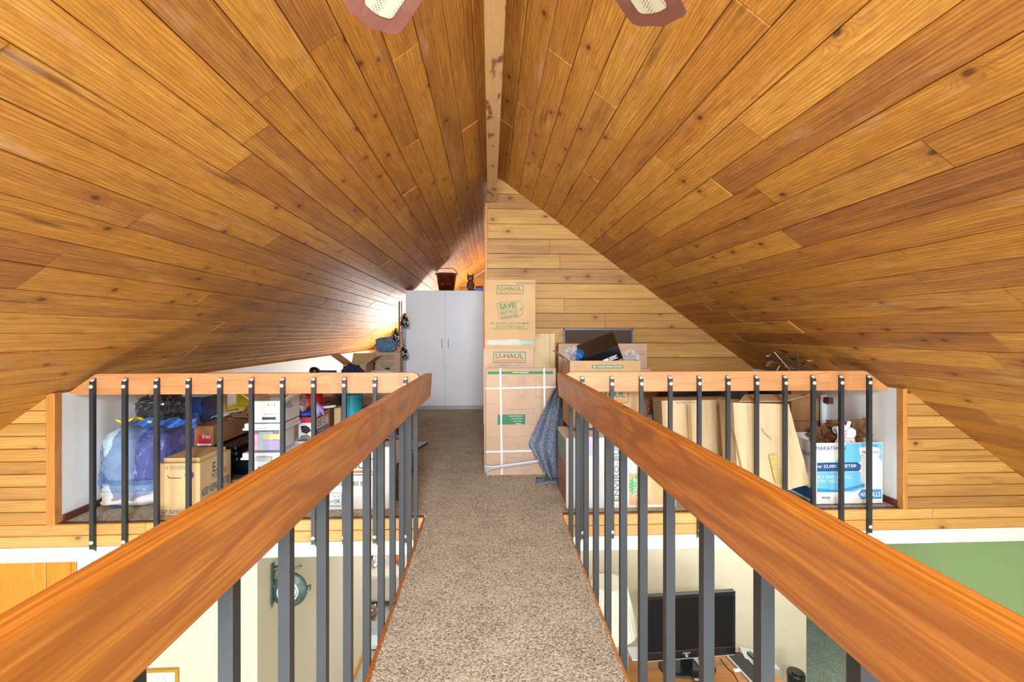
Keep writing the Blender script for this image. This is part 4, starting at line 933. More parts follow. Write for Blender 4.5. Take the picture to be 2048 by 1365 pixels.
# egg carton box at the front
Y = 3.19; a, c = W(314, 928, Y), W(400, 1038, Y)
t = carton('egg_crate_box', 'tan egg carton box marked 15 DOZEN and KEEP REFRIGERATED', a.x, c.x, Y, Y + .37, 0, a.z, tan, tp=False)
bx('lid_lip', tan, a.x + .02, c.x - .02, Y + .03, Y + .34, a.z, a.z + .028, t, bevel=.002)
text('15 DOZEN', W(350, 936, Y), .022, ink_gray, t, w=.13, bold=.01); text('KEEP REFRIGERATED', W(358, 1024, Y), .026, ink_b, t, w=.265)
ringplate(W(379, 951, Y), .058, .058, .012, ink_b, t, rad=.0285, name='egg_emblem')
build(MB().tube([W(335, 952, Y - .001), W(337, 956, Y - .002), W(340, 957, Y - .002), W(362, 957, Y - .001)], .0022, 6), 'handle_slot', ink_k, t)
text('KEEP REFRIGERATED', Vector((c.x, Y + .185, .14)), .05, ink_b, t, ux=(0, 1, 0), w=.33, bold=.01); text('E.B.', Vector((c.x, Y + .20, a.z - .07)), .07, ink_b, t, ux=(0, 1, 0), w=.12, bold=.02); text('POTATO', Vector((c.x, Y + .22, a.z - .13)), .035, ink_b, t, ux=(0, 1, 0), w=.18)
# tote column
Y = 3.52
def tote(label, px0, px1, pyt, pyb, body_m, lidm, dep=.30, z0=None, Yt=Y, full=True):
    a, c = W(px0, pyt, Yt), W(px1, pyb, Yt); z0 = c.z if z0 is None else z0
    r = root('storage_tote', label, 'tote', ((a.x + c.x) / 2, Yt + dep / 2, z0)); lh = .05; t_ = .012
    z1 = a.z; i = .016
    if full: build(MB().prism([(a.x + i + t_, Yt + i + t_, z0), (c.x - i - t_, Yt + i + t_, z0), (c.x - i - t_, Yt + dep - i - t_, z0), (a.x + i + t_, Yt + dep - i - t_, z0)], (0, 0, z1 - z0 - lh)), 'tote_body', body_m, r, bevel=.01)
    bx('lid', lidm, a.x, c.x, Yt, Yt + dep, z1 - lh, z1, r, bevel=.008)
    bx('lid_rim', lidm, a.x - .008, c.x + .008, Yt - .008, Yt + dep + .008, z1 - lh, z1 - lh + .016, r, bevel=.004)
    return r, a, c, z0, z1 - lh
r, a, c, za_, zb_ = tote('lower white lidded tote with a grey latch, under the clear tote', 484, 567, 907, 1000, plas_w, plas_w, z0=0)
p = W(528, 917, Y - .008); build(MB().box(p.x - .058, p.x + .058, Y - .02, Y - .004, p.z - .02, p.z + .012), 'latch', cab_edge, r, bevel=.004)
p = W(521, 939, Y + .016); plate(p.x, p.z, .045, .03, Y + .027, flat('purple_label', lin(120, 30, 100), .5), r)
zL = zb_ + .051
r, a, c, za_, zb_ = tote('clear tote packed with gift bags, between the white tote and the white box', 488, 567, 848, 907, clearbox, plas_w, z0=zL)
bx('content_box', flat('pale_teal_print', lin(150, 180, 182), .5), a.x + .09, a.x + .19, Y + .035, Y + .25, za_ + .01, zb_ - .02, r); bx('content_box', flat('yellow_print', lin(232, 208, 120), .5, var=.3, scale=40), a.x + .125, c.x - .03, Y + .032, Y + .034, za_ + .09, zb_ - .035, r)
bx('content_box', lilac, a.x + .135, c.x - .04, Y + .0325, Y + .2, za_ + .01, za_ + .085, r); bx('content_box', flat('pink_print', lin(214, 150, 180), .6, var=.3, scale=30), a.x + .03, a.x + .085, Y + .04, Y + .2, za_ + .01, za_ + .13, r)
bx('content_box', cardw, c.x - .05, c.x - .035, Y + .04, Y + .26, za_ + .01, zb_ - .01, r)
zL = zb_ + .051
a, c = W(502, 803, Y), W(566, 843, Y)
t = carton('white_box', 'open white cardboard box with a dark teal label on top of the clear tote', a.x, c.x, Y, Y + .30, zL, a.z, cardw, open_=True, flaps=(0, .6, 1, 1), fl=.13)
p = W(538, 837.5, Y); plate(p.x, p.z, .10, .02, Y, flat('dark_teal_label', lin(28, 74, 84), .5), t); text('Avaplanning', W(540, 829, Y), .014, ink_gray, t, w=.08); text('[ \u2192 ]', W(543, 810, Y), .022, ink_k, t, w=.05, bold=.02)
text('WELL', Vector((c.x, Y + .10, a.z - .04)), .05, ink_b, t, ux=(0, 1, 0), w=.13, bold=.01)
# white lid on the floor level tote beside
r, a, c, za_, zb_ = tote('wide flat white-lidded tote to the right of the column, under the red box', 576, 690, 884, 960, plas_w, plas_w, dep=.36, Yt=3.86, z0=0)
zt2 = zb_ + .052
# clear plastic bag
p = W(601, 806, 3.9); r = root('clear_bag', 'small clear plastic bag between the white box and the red cap', 'bag', p); build(MB().lump(p, (.05, .07, .06), .5, 3, seed=9), 'bag_film', clearfilm, r)
tag(bx('storage_box', card2, W(596, 830, 4.26).x, W(612, 830, 4.26).x, 4.26, 4.42, 0, W(600, 818, 4.26).z, bevel=.003), 'mauve-brown box behind the clear bag', 'box')
# red and white diaper style box
Y = 3.90; a, c = W(597, 836, Y), W(632, 884, Y)
t = carton('red_white_box', 'red and white product box with grey side panel right of the clear tote', a.x, c.x, Y, Y + .30, zt2, a.z, cardw, open_=True, flaps=(0, 0, 0, 0))
p = W(614, 841, Y); plate(p.x, p.z, c.x - a.x - .004, .045, Y, ink_r, t); p = W(611, 860, Y); poly([(p.x + dx, p.z + dz) for dx, dz in ((-.04, .03), (0, .035), (.03, .02), (.045, -.01), (.01, -.035), (-.03, -.02))], Y, ink_k, t, lift=.002)
p = W(610, 874, Y); poly([(p.x + dx, p.z + dz) for dx, dz in ((-.05, -.02), (-.03, .01), (.02, .02), (.05, -.005), (.04, -.025))], Y, ink_gray, t, lift=.002)
for rx_ in (.01, .12): ringplate((c.x - .0, Y + .075 + rx_, a.z - .045), .09 if rx_ < .05 else .045, .075, .006, ink_k if False else ink_gray, t, ux=(0, 1, 0), rad=.004, name='side_print')
text('G', (c.x, Y + .085, a.z - .045), .045, ink_r, t, ux=(0, 1, 0), bold=.03)
build(MB().box(c.x + .0005, c.x + .0015, Y + .004, Y + .29, zt2 + .01, a.z - .10), 'side_panel', flat('grey_print', lin(128, 128, 150), .5), t)
build(MB().box(c.x + .0005, c.x + .0015, Y + .002, Y + .012, zt2, a.z), 'side_stripe', ink_r, t); build(MB().box(c.x + .0005, c.x + .0015, Y + .002, Y + .296, a.z - .012, a.z), 'side_stripe', ink_r, t)
text('Product details', (c.x + .0015, Y + .12, a.z - .125), .014, ink_w, t, ux=(0, 1, 0), w=.12)
def shoe(label, c_, L_, ang, m_, sole):
    r = root('shoe', label, 'shoe', c_); M = Matrix.Translation(c_) @ Matrix.Rotation(ang, 4, 'Z')
    def tr(b): b.v = [tuple(M @ Vector(v)) for v in b.v]; return b
    build(tr(MB().lump((0, 0, .012), (L_ / 2, .042, .014), .0, 2, 3.2, 24, 8)), 'sole', sole, r, smooth=True)
    build(tr(MB().lump((L_ * .12, 0, .035), (L_ * .36, .037, .026), .02, 2, 2.4, 24, 12)), 'toe_box', m_, r, smooth=True)
    build(tr(MB().lump((-L_ * .26, 0, .055), (L_ * .2, .036, .045), .02, 2, 2.6, 24, 12)), 'heel', m_, r, smooth=True)
    for k in range(3): build(tr(MB().tube([(L_ * .0 + k * .018 - .02, -.02, .062 - k * .003), (L_ * .0 + k * .018 - .02, .02, .062 - k * .003)], .003, 5)), 'lace', ink_w, r)
shoe('blue and black shoe on the left of the red and white box', W(605, 833, 3.96) + Vector((0, 0, -.02)), .18, R(25), flat('blue_shoe', lin(40, 60, 170), .5), plas_k)
shoe('dark sneaker with white laces on the right of the red and white box', W(648, 812, 4.08) + Vector((0, 0, -.02)), .20, R(30), flat('dark_shoe', lin(44, 36, 44), .6), ink_w)
p = W(634, 820, 3.98); r = root('lilac_scarf', 'lilac cloth draped over the edge of the red and white box', 'scarf', p)
build(MB().sheet(lambda u, v: W(624 + 18 * u + 8 * v, 806 + 22 * v + 3 * math.sin(u * 9), 3.96 - .06 * math.sin(v * 2.5) + .01 * math.sin(u * 14)), 12, 12), 'cloth', lilac, r, smooth=True, solid=.006)
p = W(622, 800, 4.02); r = root('baseball_hat', 'red baseball hat with yellow lettering on a dark panel', 'cap', p)
build(MB().lathe([(.10, -.04), (.105, 0), (.09, .05), (.05, .075), (0, .08)], p, 28), 'crown', red_m, r, smooth=True); build(MB().lump(p + Vector((.07, -.05, -.035)), (.07, .05, .008), 0), 'brim', red_m, r, smooth=True)
tag(bx('storage_box', card3, p.x - .04, p.x + .08, 4.24, 4.5, 0, p.z - .041, bevel=.002), 'brown box partly hidden behind the red cap', 'box')
build(MB().prism([p + Vector((-.085, -.075, -.03)), p + Vector((.01, -.10, -.03)), p + Vector((.01, -.09, .03)), p + Vector((-.05, -.078, .04))], (0, -.003, 0)), 'badge', plas_k, r)
text('GRITZ', p + Vector((-.03, -.098, .0)), .035, plas_y, r, w=.07, bold=.02)
a, c = W(642, 786, 4.52), W(665, 820, 4.52); tag(bx('pink_box', flat('pink_white_print', lin(230, 196, 204), .5, var=.3, scale=30), a.x, c.x, 4.52, 4.6, 0, a.z, bevel=.003), 'pink and white box behind the sneaker', 'box')
a, c = W(668, 816, 4.25), W(681, 850, 4.25); tag(bx('tan_box', tan, a.x, c.x, 4.25, 4.38, 0, a.z, bevel=.003), 'narrow tan box left of the teal tub', 'box')
# teal tubs
for px0, px1, pyt, Yt, m_, lb, w2 in ((664, 694, 790, 4.62, plas_dt, 'dark teal plastic tub behind the tan box', .92), (680, 721, 792, 4.35, plas_t, 'bright teal plastic tub with a rolled rim beside the tan box', .9)):
    a, c = W(px0, pyt, Yt), W(px1, pyt, Yt); xm_ = (a.x + c.x) / 2; hw_ = (c.x - a.x) / 2
    r = root('plastic_tub', lb, 'tub', (xm_, Yt + hw_, 0)); build(MB().lathe([(0, .005), (hw_ * .72, .0), (hw_ * .96, a.z), (hw_ * .92, a.z), (hw_ * .68, .012), (0, .012)], (xm_, Yt + hw_, 0), 32), 'tub_body', m_, r, smooth=False)
    build(MB().lathe([(hw_ * .96, a.z - .02), (hw_ * 1.03, a.z - .02), (hw_ * 1.03, a.z), (hw_ * .96, a.z)], (xm_, Yt + hw_, 0), 32), 'rim', m_, r)
# logo box under right end of rail
Y = 4.9; a, c = W(722, 782, Y), W(777, 840, Y)
t = carton('moving_box', 'logo moving box low behind the right end of the left loft rail', a.x, c.x, Y, Y + .35, 0, a.z, card2); uhaul(W(749, 793, Y), .17, t)
p = W(735, 822, 4.7); r = root('navy_bag', 'crumpled dark navy plastic bag in front of the low logo moving box', 'bag', p); build(MB().lump(p + Vector((0, 0, -.1)), (.10, .08, .14), .4, 3.5, seed=8), 'bag_film', bagnavy, r)
tag(bx('storage_bin', plas_kb, p.x - .14, p.x + .14, 4.6, 4.84, 0, p.z - .24, bevel=.01), 'dark bin under the crumpled navy bag', 'bin')
# things seen above the rail
Y = 6.1
a, c = W(667, 722, Y), W(732, 750, Y)
t = carton('open_box', 'open cardboard box with raised flaps above the left rail', a.x + .12, c.x, Y, Y + .38, .35, a.z - .05, card, open_=True, flaps=(0, .8, .8, 1.1), fl=.2)
tag(bx('storage_box', card3, a.x + .12, c.x, Y, Y + .4, 0, .348), 'box supporting the open box with raised flaps', 'box')
p = W(704, 744, 6.0); r = root('navy_cloth', 'navy plaid cloth heaped in front of the open flapped box', 'cloth', p); build(MB().lump(p, (.13, .10, .10), .35, 3, 1.6, seed=20), 'cloth_heap', navy, r)
tag(bx('storage_bin', plas_kb, p.x - .15, p.x + .15, 5.88, 6.09, 0, p.z - .105, bevel=.01), 'dark bin under the navy plaid cloth', 'bin')
p = W(738, 733, 6.60); r = root('navy_bag', 'dark navy plastic bag squeezed beside the lift-handle moving box', 'bag', p); build(MB().lump(p, (.075, .08, .13), .3, 3, seed=21), 'bag_film', bagnavy, r)
tag(bx('storage_bin', plas_kb, p.x - .08, p.x + .05, 6.54, 6.68, 0, p.z - .135, bevel=.01), 'dark bin under the navy bag beside the lift-handle box', 'bin')
p = W(630, 743, 5.6); r = root('black_case', 'small black case end just above the left rail', 'case', p); build(MB().lathe([(0, -.06), (.045, -.06), (.05, 0), (.045, .06), (0, .06)], p, 20, Matrix.Rotation(R(80), 3, 'X')), 'case_body', plas_k, r, smooth=True); build(MB().tube([p, p + Vector((.22, .1, -.01))], .012, 8), 'handle', plas_kb, r)
tag(bx('white_bin', plas_w, p.x - .06, p.x + .30, 5.56, 5.84, 0, p.z - .056, bevel=.01), 'white lidded bin under the small black case', 'bin')
Y = 6.7; a, c = W(745, 705, Y), W(800, 760, Y)
t = carton('moving_box', 'grey-brown moving box with lift handle hole beside the white cabinet', a.x, c.x, Y, Y + .2, .3, a.z, card2)
tag(bx('storage_box', card3, a.x, c.x, Y, Y + .2, 0, .298), 'box under the moving box with lift handle hole', 'box')
uhaul(W(774, 715, Y) + Vector((0, 0, 0)), .20, t); text('EASY-TO-LIFT', W(774, 728, Y), .026, ink_g, t, w=.20, shear=.2, bold=.02); text('HANDLES', W(773, 733, Y), .026, ink_g, t, w=.15, shear=.2, bold=.02)
build(MB().lump((W(775, 738, Y).x, Y - .001, W(775, 738, Y).z), (.036, .003, .016), 0, ex=3), 'handle_hole', ink_k, t)
p = W(765, 744, 5.95); r = root('white_pillow', 'white pillow lying in front of the lift-handle moving box', 'pillow', p); build(MB().lump(p + Vector((0, 0, -.03)), (.18, .12, .055), .08, 2, 2.4, seed=22), 'pillow_body', whitep, r, smooth=True)
tag(bx('storage_bin', plas_w, p.x - .15, p.x + .15, 5.86, 6.06, 0, p.z - .09, bevel=.01), 'white bin under the white pillow', 'bin')
p = W(775, 691, 6.82); r = root('blue_bag', 'grey-blue plastic bag on top of the lift-handle moving box', 'bag', (p.x, p.y, a.z)); build(MB().lump((p.x, p.y - .03, a.z + .10), (.165, .10, .115), .22, 2.6, 2.2, 40, 24, seed=23, flat_z=a.z + .002), 'bag_film', bagblue2, r, smooth=True)
# poles and hanging ornaments beside the cabinet
a = W(798.5, 603, 7.0); b_ = W(800, 745, 7.0)
r = root('clothes_pole', 'tall thin brass-coloured double pole left of the white cabinet', 'pole', (a.x, 7.0, 0)); pm = flat('brass_pole', lin(168, 150, 110), .35, .6)
build(MB().tube([(a.x, 7.0, a.z), (b_.x - .01, 7.0, 0)], .012, 8), 'pole_tube', pm, r, smooth=True); build(MB().tube([(a.x + .03, 7.02, a.z - .0), (b_.x + .03, 7.02, 0)], .009, 8), 'pole_tube', sil, r, smooth=True)
a = W(808, 650, 7.3); tag(bx('steel_post', flat('blue_grey_steel', lin(150, 164, 186), .4, .3), a.x - .025, a.x + .025, 7.28, 7.33, 0, a.z, bevel=.003), 'blue-grey post against the left side of the white cabinet', 'post')
for i, (px, pt, pb, w_, Yc, lb) in enumerate(((809, 627, 655, 18, 7.0, 'uppermost silvery openwork cone ornament, by the cabinet edge'), (791.5, 657, 684, 15, 6.75, 'silvery openwork cone ornament hanging left of the pole, above the blue bag'), (807, 690, 719, 19, 7.0, 'lowest silvery openwork cone ornament, nearest the rail'))):
    T, B_ = W(px, pt, Yc), W(px, pb, Yc); hh = T.z - B_.z; rr = w_ / 2 * Yc / F
    r = root('cone_ornament', lb, 'ornament', (T.x, Yc, B_.z))
    core = [(0, 0), (rr * .7, .02 * hh), (rr * .95, .2 * hh), (rr * .8, .5 * hh), (rr * .45, .8 * hh), (0, hh)]
    build(MB().lathe(core, (T.x, Yc, B_.z), 20), 'dark_core', plas_k, r, smooth=True)
    for k in range(3):
        for s_ in (-1, 1):
            pts = []
            for j in range(15):
                f_ = j / 14; z_ = hh * f_; rad = rr * 1.04 * (1 - f_ ** 2 * .85) * (.78 + .22 * min(1, f_ * 6)); an = s_ * f_ * 4.2 + k * 2.09 + .5
                pts.append((T.x + rad * math.cos(an), Yc + rad * math.sin(an), B_.z + z_))
            build(MB().tube(pts, .0065, 5), 'metal_strand', foil, r, smooth=True)
    for k in range(6):
        an = k * 1.05 + .3; f_ = .15 + .12 * k; rad = rr * 1.03 * (1 - f_ ** 2 * .8)
        build(MB().lump((T.x + rad * math.cos(an - 1.8), Yc - abs(rad * math.sin(an)) * .9, B_.z + hh * f_), (.02, .01, .016), 0, nu=8, nv=6), 'metal_petal', foil, r, smooth=True)
    build(MB().tube([T, T + Vector((.004, 0, .05)), T + Vector((.0, 0, .09))], .003, 5), 'hook', blackiron, r)
# wire rack and red box low at the front, seen over the left rail
Y = 3.36; a, c = W(417, 950, Y), W(481, 960, Y + .2)
r = root('wire_shelf', 'black metal shelf rack beside the egg carton box', 'shelf', ((a.x + c.x) / 2, Y + .1, 0))
a.x = W(423, 950, Y + .26).x
bx('shelf_plate', plas_k, a.x, c.x, Y + .24, Y + .44, W(417, 955, Y + .24).z, W(417, 951, Y + .24).z, r, bevel=.002)
for xx in (a.x + .008, c.x - .008):
    for yy in (Y + .25, Y + .43): bx('leg', plas_k, xx - .006, xx + .006, yy - .006, yy + .006, 0, W(417, 955, Y + .24).z, r)
tp_ = W(417, 971, Y + .26)
pt_ = tag(bx('patterned_box', flat('multicolour_print', lin(150, 160, 120), .5, var=.9, scale=90), a.x + .02, c.x - .02, Y + .26, Y + .42, tp_.z + .001, W(417, 961, Y + .26).z, bevel=.002), 'small multicoloured printed box under the black rack', 'box')
r = root('red_white_carton', 'red and white carton standing under the multicoloured box', 'box', (a.x + .1, Y + .3, 0)); bx('carton', cardw, a.x + .02, c.x - .02, Y + .26, Y + .42, 0, tp_.z, r); bx('red_band', ink_r, a.x + .0195, c.x - .0195, Y + .2585, Y + .4205, tp_.z - .05, tp_.z - .004, r)
# logo box standing low, seen between the bridge balusters
Y = 3.24; a, c = W(640, 905, Y), W(779, 1020, Y)
t = carton('moving_box', 'low white logo box seen between the left bridge balusters', a.x, c.x, Y, Y + .5, 0, a.z + .03, cardw)
cc_ = W(700, 935, Y); uhaul(cc_, .34, t); text('WARDROBE BOX', W(700, 968, Y), .03, ink_g, t, w=.30, bold=.02)
ringplate(W(671, 1000, Y), .085, .095, .003, ink_g, t, rad=.006, name='stamp_outline'); text('\u2713OK', W(671, 1003, Y), .028, ink_g, t, w=.07, bold=.03); text('8-PLY BOX', W(674, 993, Y), .012, ink_g, t, w=.05); text('FOR STORAGE', W(670, 1012, Y), .009, ink_g, t, w=.065)
zt3 = a.z + .031
# dark clothes on that box and spilling to the walkway
r = root('black_clothes', 'heap of black clothes and hangers on the low white logo box', 'clothes', (-.95, 3.5, zt3))
for k, (dx, dy, sz) in enumerate(((-.95, 3.42, .11), (-.84, 3.45, .12), (-.74, 3.5, .10), (-.9, 3.6, .12))): build(MB().lump((dx, dy, zt3 + .03), (sz, .09, .045), .5, 3.5, 2, 24, 14, seed=30 + k, flat_z=zt3 + .001), 'garment', flat('black_cloth%d' % k, lin(34 + 6 * k, 36, 44), .85, var=.2), r)
for k in range(3): build(MB().tube([(-1.0 + .1 * k, 3.36, zt3 + .03), (-.93 + .1 * k, 3.38, zt3 + .075), (-.84 + .1 * k, 3.4, zt3 + .03), (-1.0 + .1 * k, 3.36, zt3 + .03)], .004, 5), 'hanger', sil, r)
Y = 3.45; p = W(794, 940, Y); 
r = root('wicker_hamper', 'narrow brown wicker hamper right of the low white logo box', 'hamper', (p.x, Y, 0)); hz = W(794, 930, Y).z; wk = flat('wicker', lin(92, 66, 44), .7, var=.5, scale=60)
b = MB()
for k in range(26): b.lathe([(.055, k * hz / 26), (.062, (k + .5) * hz / 26), (.055, (k + 1) * hz / 26)], (p.x + .022, Y, 0), 16)
build(b, 'woven_body', wk, r)
for k in range(16): a_ = R(22.5 * k); build(MB().tube([(p.x + .022 + .062 * math.cos(a_), Y + .062 * math.sin(a_), .0), (p.x + .022 + .062 * math.cos(a_), Y + .062 * math.sin(a_), hz)], .003, 4), 'stake', wk, r)
Y = 4.25; a, c = W(770, 880, Y), W(857, 893, Y)
r = root('black_portfolio', 'flat black portfolio case jutting towards the walkway behind the balusters', 'portfolio case', ((a.x + c.x) / 2, Y, c.z - .1))
z_ = W(850, 888, Y).z; build(MB().prism([(a.x, Y + .1, z_), (c.x, Y - .02, z_), (c.x - .08, Y - .32, z_), (a.x, Y - .30, z_)], (0, 0, .02)), 'case_body', plas_kb, r, bevel=.004)
bx('edge_trim', sil, a.x, c.x - .08, Y - .325, Y - .31, z_ + .002, z_ + .012, r)
r.location.z = r.location.z
tag(bx('storage_bin', plas_kb, a.x, c.x - .1, Y - .28, Y + .05, 0, z_ - .001, bevel=.01), 'dark low bin carrying the black portfolio case', 'bin')
# ------------------------------------------------------------------ lower storey
# station lantern on iron bracket
Yc = 3.27; X0_ = -1.5; p = W(521, 1132, Yc)
r = root('bracket_lantern', 'round verdigris station lantern hanging from an ornate iron wall bracket', 'lantern', (X0_, Yc, -.6))
zt_, zb_ = W(521, 1134, Yc).z, W(518, 1209, Yc).z
bx('wall_plate', blackiron, X0_, X0_ + .014, Yc - .018, Yc + .018, zb_, zt_ + .02, r, bevel=.003)
xe = W(588, 1135, Yc).x
build(MB().tube([(X0_ + .01, Yc, zt_ - .01), (X0_ + .08, Yc, zt_ + .01), (xe, Yc, zt_ + .005)], .009, 8), 'arm', blackiron, r, smooth=True)
build(MB().tube([(X0_ + .012, Yc, zb_ + .03), (X0_ + .03, Yc, zb_ + .09), (X0_ + .075, Yc, zb_ + .17), (X0_ + .15, Yc, zt_ - .02), (X0_ + .2, Yc, zt_ - .0)], .008, 8), 'curved_brace', blackiron, r, smooth=True)
for cx_, cz_, rd in ((X0_ + .052, zt_ - .055, .034), (X0_ + .035, zt_ - .125, .024), (X0_ + .11, zt_ - .035, .019)):
    build(MB().tube([(cx_ + rd * math.cos(R(k * 24)), Yc, cz_ + rd * math.sin(R(k * 24))) for k in range(16)], .006, 6, False), 'scroll_ring', blackiron, r, smooth=True)
build(MB().prism([(X0_ + .012, Yc - .006, zb_ + .04), (X0_ + .02, Yc - .006, zb_ + .02), (X0_ - .018 + .02, Yc - .006, zb_ - .03)], (0, .012, 0)), 'finial', blackiron, r)
lc = W(577, 1183, Yc); lr = 34.5 * Yc / F; RX90 = Matrix.Rotation(R(90), 3, 'X')
build(MB().lathe([(lr * .5, .012), (lr * .56, .02), (lr * .66, .012), (lr * .8, .004), (lr * .96, -.004), (lr, -.014), (lr * .96, -.03), (lr * .5, -.034), (0, -.034)], lc, 40, Matrix.Rotation(R(90), 3, 'X')), 'lantern_case', blackiron, r, smooth=True)
build(MB().lathe([(lr * .50, .014), (lr * .56, .024), (lr * .62, .015)], lc, 40, RX90), 'lens_ring', chrome, r, smooth=True)
build(MB().lathe([(0, .018), (lr * .35, .016), (lr * .54, .012)], lc, 40, RX90), 'lens', flat('frosted_lens', lin(226, 232, 230), .2), r, smooth=True)
for s_ in (-1, 1): build(MB().box(lc.x + s_ * lr - .008, lc.x + s_ * lr + .008, Yc + .02, Yc + .05, lc.z - .008, lc.z + .014).box(lc.x + s_ * (lr + .01) - .005, lc.x + s_ * (lr + .01) + .005, Yc + .022, Yc + .046, lc.z - .016, lc.z + .02), 'wing_nut', blackiron, r, bevel=.003)
build(MB().tube([(lc.x, Yc + .02, lc.z + lr), (lc.x + .005, Yc, lc.z + lr + .02), (lc.x + .01, Yc, zt_)], .007, 6), 'hanging_hook', blackiron, r)
# framed picture on the left front wall
a, c = W(289, 1339, YF), W(358, 1339, YF); zt_ = a.z
r = root('framed_picture', 'gilt framed line drawing hanging on the lower left cream wall', 'picture', ((a.x + c.x) / 2, YF, zt_ - .3))
for q in ((a.x, c.x, zt_ - .018, zt_), (a.x, c.x, zt_ - .32, zt_ - .302), (a.x, a.x + .018, zt_ - .302, zt_ - .018), (c.x - .018, c.x, zt_ - .302, zt_ - .018)): bx('frame_bar', frame_g, q[0], q[1], YF - .015, YF + .004, q[2], q[3], r, bevel=.003)
bx('mat_board', ctrim, a.x + .018, c.x - .018, YF - .002, YF + .003, zt_ - .302, zt_ - .018, r)
xm_ = (a.x + c.x) / 2
build(MB().tube([(xm_ - .07, YF - .003, zt_ - .09), (xm_ - .04, YF - .003, zt_ - .05), (xm_ - .02, YF - .003, zt_ - .08), (xm_ + .0, YF - .003, zt_ - .045), (xm_ + .03, YF - .003, zt_ - .09), (xm_ + .06, YF - .003, zt_ - .05)], .0012, 4), 'line_drawing', ink_gray, r)
# desk with television
zd = -1.87
D = [Wz(1258, 1312, zd), Wz(1478, 1296, zd), Wz(1575, 1368, zd), Wz(1600, 1480, zd), Wz(1245, 1480, zd)]
r = root('desk', 'oak desk below the right loft carrying the television', 'desk', (D[0].x + .6, 3.9, ZF))
build(MB().prism([p - Vector((0, 0, .03)) for p in D][::1], (0, 0, .03)), 'desk_top', MW['desk'], r, bevel=.004)
for p in (D[0] + Vector((.05, -.05, 0)), D[1] + Vector((-.05, -.07, 0)), D[3] + Vector((-.08, .05, 0)), D[4] + Vector((.05, .05, 0))): bx('leg', MW['desk'], p.x - .025, p.x + .025, p.y - .025, p.y + .025, ZF, zd - .03, r)
a, c = Wz(1262, 1306, zd), Wz(1480, 1300, zd)
yt = Wz(1372, 1336, zd).y
A, B_, C_, D_ = W(1276, 1190, yt), W(1471, 1181, yt), W(1472, 1308, yt), W(1280, 1318, yt)
xm_ = (A.x + B_.x) / 2; hw_ = (B_.x - A.x) / 2; z0_, z1_ = (C_.z + D_.z) / 2, (A.z + B_.z) / 2; zm = (z0_ + z1_) / 2; hh = (z1_ - z0_) / 2
M = Matrix.Translation((xm_, yt, zm)) @ Matrix.Rotation(R(3.5), 4, 'Z')
r = root('television', 'black flat-screen television on the desk', 'television', (xm_, yt, zd))
for q in ((-hw_, hw_, hh - .035, hh), (-hw_, hw_, -hh, -hh + .075), (-hw_, -hw_ + .03, -hh + .075, hh - .035), (hw_ - .03, hw_, -hh + .075, hh - .035)): build(MB().box(q[0], q[1], -.03, .02, q[2], q[3], M), 'bezel', plas_k, r, bevel=.006)
build(MB().box(-hw_ + .03, hw_ - .03, -.022, -.018, -hh + .075, hh - .035, M), 'screen', screen_m, r)
build(MB().box(-hw_ + .05, hw_ - .05, -.016, .06, -hh + .05, hh - .05, M), 'back_shell', plas_k, r, bevel=.02)
text('SAMSUNG', M @ Vector((-.02, -.03, -hh + .052)), .016, sil, r, ux=M.to_3x3() @ Vector((1, 0, 0)), w=.075, bold=.03)
build(MB().lathe([(.008, .0), (.013, .003), (.016, 0)], M @ Vector((-.02, -.031, -hh + .028)), 18, RX90), 'power_button', chrome, r)
build(MB().box(-hw_ + .01, hw_ - .01, -.031, -.028, -hh - .003, -hh + .003, M), 'chrome_strip', sil, r)
build(MB().lump((xm_ + .0, yt, zd + .008), (.26, .14, .009), 0, ex=2.4, nu=36, nv=8), 'stand_base', plas_k, r, smooth=True); build(MB().box(-.05, .05, -.01, .03, -hh - (zm - hh - zd) + .005, -hh + .02, M), 'stand_neck', plas_k, r)
# white tray / mat under tv left and things on the desk
p = Wz(1275, 1314, zd); tag(build(MB().box(p.x - .07, p.x + .09, p.y - .06, p.y + .12, zd, zd + .012), 'white_tray', plas_w, bevel=.004), 'white tray corner under the left end of the television', 'tray')
k0, k1, k2, k3 = Wz(1453, 1311, zd), Wz(1474, 1305, zd), Wz(1598, 1400, zd), Wz(1535, 1400, zd)
ux_ = (k3 - k0).normalized(); uy_ = Vector((-ux_.y, ux_.x, 0)); L_ = .46; wd_ = .17
r = root('keyboard', 'silver computer keyboard with black keys lying diagonally on the desk', 'keyboard', k0)
def K(u, v, z): return k0 + ux_ * u + uy_ * v + Vector((0, 0, z))
build(MB().prism([K(-.01, -.02, .002), K(L_, -.02, .002), K(L_, wd_, .002), K(-.01, wd_, .002)], (0, 0, .014)), 'keyboard_base', sil, r, bevel=.003)
kb = MB()
for i in range(18):
    for j in range(6): q = .024; u, v = .004 + i * q, .0 + j * q; kb.prism([K(u, v, .016), K(u + .020, v, .016), K(u + .020, v + .020, .016), K(u, v + .020, .016)], (0, 0, .006))
build(kb, 'keys', plas_k, r, kind='stuff')
c = Wz(1512, 1322, zd + .03)
r = root('remote_control', 'black remote control lying beyond the keyboard', 'remote', c); d_ = Vector((ux_.x, ux_.y, 0)); s_ = Vector((-d_.y, d_.x, 0))
build(MB().prism([c - d_ * .10 - s_ * .024, c + d_ * .10 - s_ * .024, c + d_ * .10 + s_ * .024, c - d_ * .10 + s_ * .024], (0, 0, .022)), 'remote_body', plas_k, r, bevel=.006)
b = MB()
for i in range(6):
    for j in range(3): q = c + d_ * (-.08 + i * .03) + s_ * (-.014 + j * .014) + Vector((0, 0, .022)); b.box(q.x - .004, q.x + .004, q.y - .004, q.y + .004, q.z, q.z + .003)
build(b, 'buttons', sil, r, kind='stuff')
